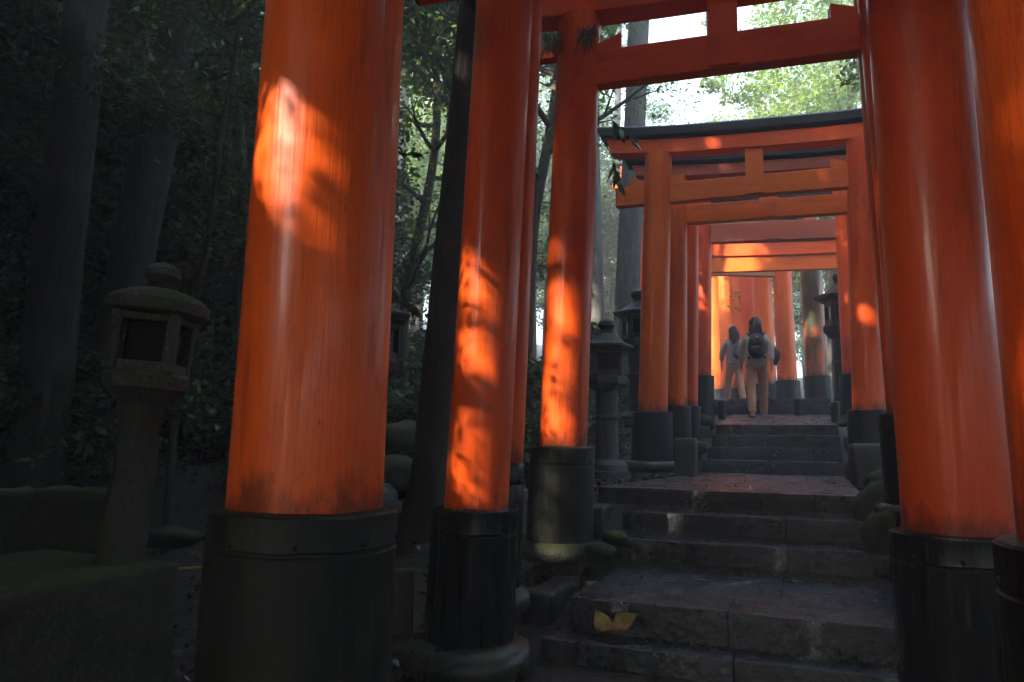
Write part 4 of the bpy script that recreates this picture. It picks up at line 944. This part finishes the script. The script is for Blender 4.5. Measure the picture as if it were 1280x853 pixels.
def skin_obj(name, V, E, R, mat, parent, sub=1, root=0):
    me = bpy.data.meshes.new(name); me.from_pydata([tuple(map(float, v)) for v in V], E, []); me.materials.append(mat)
    o = link(name, me, parent); md = o.modifiers.new('skin', 'SKIN'); md.use_smooth_shade = True; md.branch_smoothing = .3
    for i, r in enumerate(R):
        sv = me.skin_vertices[0].data[i]; sv.radius = (r, r) if not hasattr(r, '__len__') else r; sv.use_root = (i == root)
    s = o.modifiers.new('sub', 'SUBSURF'); s.levels = sub; s.render_levels = 2
    return o
def chain(V, E, R, pts, rad, start=None):
    prev = start
    for p, r in zip(pts, rad):
        V.append(p); R.append(r); i = len(V)-1
        if prev is not None: E.append((prev, i))
        prev = i
    return prev
def person(loc, H, rz, label, coat, step=1, arm_r=None, hooded=False):
    t = empty('person', loc, label, 'person', 'walkers on the upper steps', rz=rz)
    k = H/1.62
    # local frame: +Y is walking direction, seen from behind; feet at z=0
    hip = .86; sh = 1.32
    fR = (.075, .13*step, .0); fL = (-.085, -.10*step, .0)
    fr = np.array([.095, .20*step, .0]); fl = np.array([-.095, -.19*step, .0])
    def S(p): return np.array(p)*k
    V, E, R = [], [], []
    pel = chain(V, E, R, [S((0, 0, hip))], [.12*k])
    tor = chain(V, E, R, [S((0, .01, 1.0)), S((0, .02, 1.15)), S((0, .02, 1.28)), S((0, .01, 1.36)), S((0, .015, 1.42)), S((0, .03, 1.50)), S((0, .03, 1.565))], [.12*k, .13*k, .12*k, .07*k, .05*k, .085*k, .07*k], pel)
    chest = 3
    hands = []
    for sx, sw in ((1, -.10), (-1, .06)):
        el = S((sx*.222, .03+sw*.4, 1.08)); wr = S((sx*.228, .03+sw*1.3, .86)); pm = S((sx*.226, .04+sw*1.5, .80))
        i = chain(V, E, R, [S((sx*.165, .01, 1.32)), el, wr, pm], [.05*k, .037*k, .026*k, .034*k], chest)
        for f in range(4):
            o_ = (f-1.5)*.018; b = pm+S((0, o_, -.03)); chain(V, E, R, [b, b+S((-sx*.004, .004, -.03)), b+S((-sx*.018, .008, -.052+abs(f-1.2)*.006))], [.010*k, .009*k, .007*k], i)
        b = pm+S((-sx*.006, .03, .0)); chain(V, E, R, [b, b+S((-sx*.01, .02, -.03))], [.011*k, .008*k], i)
    for sx, ft, kb in ((1, fr, .05), (-1, fl, .03)):
        kn = np.array([sx*.095, ft[1]*.5+kb, .46]); an = np.array([ft[0], ft[1]-.02, .09])
        chain(V, E, R, [S((sx*.09, 0, .80)), S(kn), S(an), S((ft[0], ft[1]+.05, .045)), S((ft[0], ft[1]+.15, .035))], [.085*k, .055*k, .040*k, .040*k, .03*k], pel)
    skin_obj('body', V, E, R, M['skin'], t)
    # face: nose, ears
    # coat
    V, E, R = [], [], []
    c = chain(V, E, R, [S((0, .0, .77)), S((0, .0, .90)), S((0, .01, 1.08)), S((0, .02, 1.22)), S((0, .01, 1.33))], [(.185*k, .15*k), (.185*k, .15*k), (.18*k, .145*k), (.175*k, .14*k), (.13*k, .11*k)])
    chain(V, E, R, [S((0, .01, 1.40))], [.085*k], c)
    for sx, sw in ((1, -.10), (-1, .06)):
        chain(V, E, R, [S((sx*.160, .01, 1.28)), S((sx*.228, .03+sw*.4, 1.08)), S((sx*.236, .03+sw*1.2, .885))], [.074*k, .062*k, .048*k], 3)
    o = skin_obj('coat', V, E, R, M[coat], t)
    tx = bpy.data.textures.new('folds', 'CLOUDS'); tx.noise_scale = .06; dm = o.modifiers.new('folds', 'DISPLACE'); dm.texture = tx; dm.strength = .018; dm.mid_level = .5
    # hood or collar
    mb = MB(); R_ = []
    for i in range(7):
        z = 1.35+.02*i; r = (.118-.006*i); R_.append([S((r*math.cos(a)*1.05, .0+r*math.sin(a)*.9-.015, z+.02*math.sin(a))) for a in np.linspace(0, 2*PI, 18, endpoint=False)])
    mb.rings(R_, cap=False); mb.build('collar', M[coat], t)
    V, E, R = [], [], []
    chain(V, E, R, [S((0, 0, .88))], [(.125*k, .105*k)])
    for sx, ft, kb in ((1, fr, .05), (-1, fl, .03)):
        kn = np.array([sx*.10, ft[1]*.5+kb, .46]); an = np.array([ft[0], ft[1]-.02, .10])
        chain(V, E, R, [S((sx*.080, 0, .76)), S((sx*.092, (kn[1])*.5, .60)), S(kn), S((ft[0], (kn[1]+an[1])/2-.01, .27)), S(an), S((ft[0], an[1], .07))], [.095*k, .088*k, .076*k, .072*k, .066*k, .066*k], 0)
    o = skin_obj('trousers', V, E, R, M['trs'], t)
    dm = o.modifiers.new('folds', 'DISPLACE'); dm.texture = tx; dm.strength = .02; dm.mid_level = .5
    for ft in (fr, fl):
        mb = MB(); R_ = []
        for y, w, h0, h1 in ((-.075, .025, .012, .075), (-.065, .036, .012, .085), (-.02, .040, .012, .10), (.05, .044, .012, .085), (.12, .047, .012, .06), (.17, .040, .012, .045), (.19, .022, .016, .035)):
            R_.append([S((ft[0]+w*math.cos(a), ft[1]+y, (h0+h1)/2+(h1-h0)/2*math.sin(a))) for a in np.linspace(0, 2*PI, 14, endpoint=False)])
        mb.rings(R_); s_ = mb.build('shoe', M['shoe'], t)
        mb = MB(); R_ = []
        for y, w in ((-.08, .028), (-.07, .040), (.05, .047), (.13, .050), (.18, .038), (.195, .02)): R_.append([S((ft[0]+w*x, ft[1]+y, z)) for x, z in ((-1, 0), (1, 0), (1, .022), (-1, .022))])
        mb.rings(R_); mb.build('sole', M['sole'], s_)
    # hair: a cap with a fall to the nape and loose strands
    mb = MB(); R_ = []
    for z, rx, ry, cy in ((1.22, .03, .02, -.10), (1.28, .07, .03, -.095), (1.35, .098, .045, -.078), (1.41, .108, .062, -.050), (1.47, .096, .085, -.018), (1.52, .093, .098, .002), (1.56, .088, .098, .010), (1.60, .070, .080, .012), (1.625, .044, .052, .012), (1.638, .018, .02, .012)):
        R_.append([S((rx*math.cos(a)*(1+.05*math.sin(7*a+z*40)), cy+ry*math.sin(a)*(1+.04*math.sin(9*a)), z)) for a in np.linspace(0, 2*PI, 26, endpoint=False)])
    mb.rings(R_); 
    for j in range(16):
        x = rnd.uniform(-.08, .08); mb.tube([S((x, -.07, 1.50)), S((x*1.1, -.095, 1.42)), S((x*1.2+rnd.uniform(-.02, .02), -.085-.02, 1.34+rnd.uniform(-.05, .02)))], [.012*k, .010*k, .003*k], 6)
    mb.build('hair', M['hair'], t)
    mb = MB()
    for sx in (1, -1): mb.tube([S((sx*.088, .02, 1.49)), S((sx*.098, .012, 1.515)), S((sx*.09, .02, 1.54))], [.008, .012, .008], 8)
    mb.tube([S((0, .115, 1.54)), S((0, .135, 1.505)), S((0, .12, 1.495))], [.006, .013, .009], 8); mb.build('face_detail', M['skin'], t)
    return t, k
def backpack(pt, k, loc, rz, label, mat, w=.135, h=.40, zc=1.12, off=0.0, dp=.10):
    b = empty('backpack', loc, label, 'backpack', 'backpacks on the walkers', rz=rz)
    def S(p): return np.array(p)*k
    mb = MB(); R_ = []
    for i in range(13):
        s = i/12; z = zc-h/2+h*s; q = (1-abs(2*s-1)**3.5)**.5 if 0 < s < 1 else .25; q = max(q, .35)*(1.0 if s < .55 else 1-.22*(s-.55)/.45)
        R_.append([S((off+w*q*math.copysign(abs(math.cos(a))**.6, math.cos(a)), -.16-dp*.8+dp*q*math.copysign(abs(math.sin(a))**.6, math.sin(a)), z)) for a in np.linspace(0, 2*PI, 24, endpoint=False)])
    mb.rings(R_); mb.build('bag', M[mat], b)
    mb = MB(); R_ = []
    for i in range(9):
        s = i/8; z = zc-h*.42+h*.42*s; q = max((1-abs(2*s-1)**3)**.5 if 0 < s < 1 else .3, .3)
        R_.append([S((off+w*.72*q*math.cos(a), -.16-dp*1.65+.045*q*math.sin(a), z)) for a in np.linspace(0, 2*PI, 16, endpoint=False)])
    mb.rings(R_); mb.build('front_pocket', M[mat], b)
    for sx in (-1, 1):
        mb = MB(); mb.tube([S((off+sx*.07, -.13, zc+h*.38)), S((off+sx*.11, -.09, zc+h*.5+.02)), S((off+sx*.125, .02, zc+h*.5+.045)), S((off+sx*.13, .13, zc+h*.36)), S((off+sx*.14, .16, zc)), S((off+sx*.14, .02, zc-h*.35)), S((off+sx*.12, -.12, zc-h*.42))], .020*k, 8); mb.build('shoulder_strap', M[mat], b)
    mb = MB(); mb.tube([S((off-.03, -.18, zc+h*.48)), S((off-.025, -.18, zc+h*.48+.05)), S((off+.025, -.18, zc+h*.48+.05)), S((off+.03, -.18, zc+h*.48))], .008*k, 6); mb.build('top_handle', M[mat], b)
    mb = MB(); mb.tube([S((off-.02, -.16-dp*1.9, zc+.12)), S((off+.02, -.16-dp*1.9, zc+.12))], [.02*k, .02*k], 10); mb.build('badge', M['shoe'], b)
    return b
pz1 = aty(948, 523, 12.15); rz1 = math.radians(6)
t, k = person(pz1, 1.60, rz1, 'nearer walker with dark hair, pale grey coat, tan trousers and a black backpack', 'coat_a', 1)
backpack(t, k, pz1, rz1, 'rounded black backpack worn by the nearer walker', 'pack')
mb = MB(); kk = k
for pts, rr in [([(.262, .0, 1.12), (.30, -.02, 1.03), (.29, -.05, .93), (.268, -.08, .84)], [.03, .066, .06, .035])]: mb.tube([np.array(p)*k for p in pts], [x*k for x in rr], 12)
o = mb.build('black_bag', M['pack'], None, loc=pz1); o.rotation_euler = (0, 0, rz1); tag(o, 'small black bag carried on the right forearm of the nearer walker', 'bag')
pz2 = aty(919, 504.5, 15.3); rz2 = math.radians(24)
t, k = person(pz2, 1.55, rz2, 'farther walker in a mauve grey hooded coat and tan trousers turning left', 'coat_b', -1)
backpack(t, k, pz2, rz2, 'small grey blue daypack worn by the farther walker', 'pack_b', w=.11, h=.36, zc=1.08, off=.02, dp=.07)

# ------------------------------------------------------------------ haze
hm = bpy.data.materials.new('haze'); hm.use_nodes = True; ht = hm.node_tree; ht.nodes.clear()
ho = ht.nodes.new('ShaderNodeOutputMaterial'); hv = ht.nodes.new('ShaderNodeVolumePrincipled'); hv.inputs['Color'].default_value = (.80, .92, 1.0, 1); hv.inputs['Density'].default_value = HAZE; hv.inputs['Anisotropy'].default_value = .2
ht.links.new(hv.outputs[0], ho.inputs['Volume'])
mb = MB(); zlo = -6.0; mb.box((-15, 70, 15), (272, 262, 42)); o = mb.build('haze', hm, None, smooth=False); tag(o, kind='stuff')
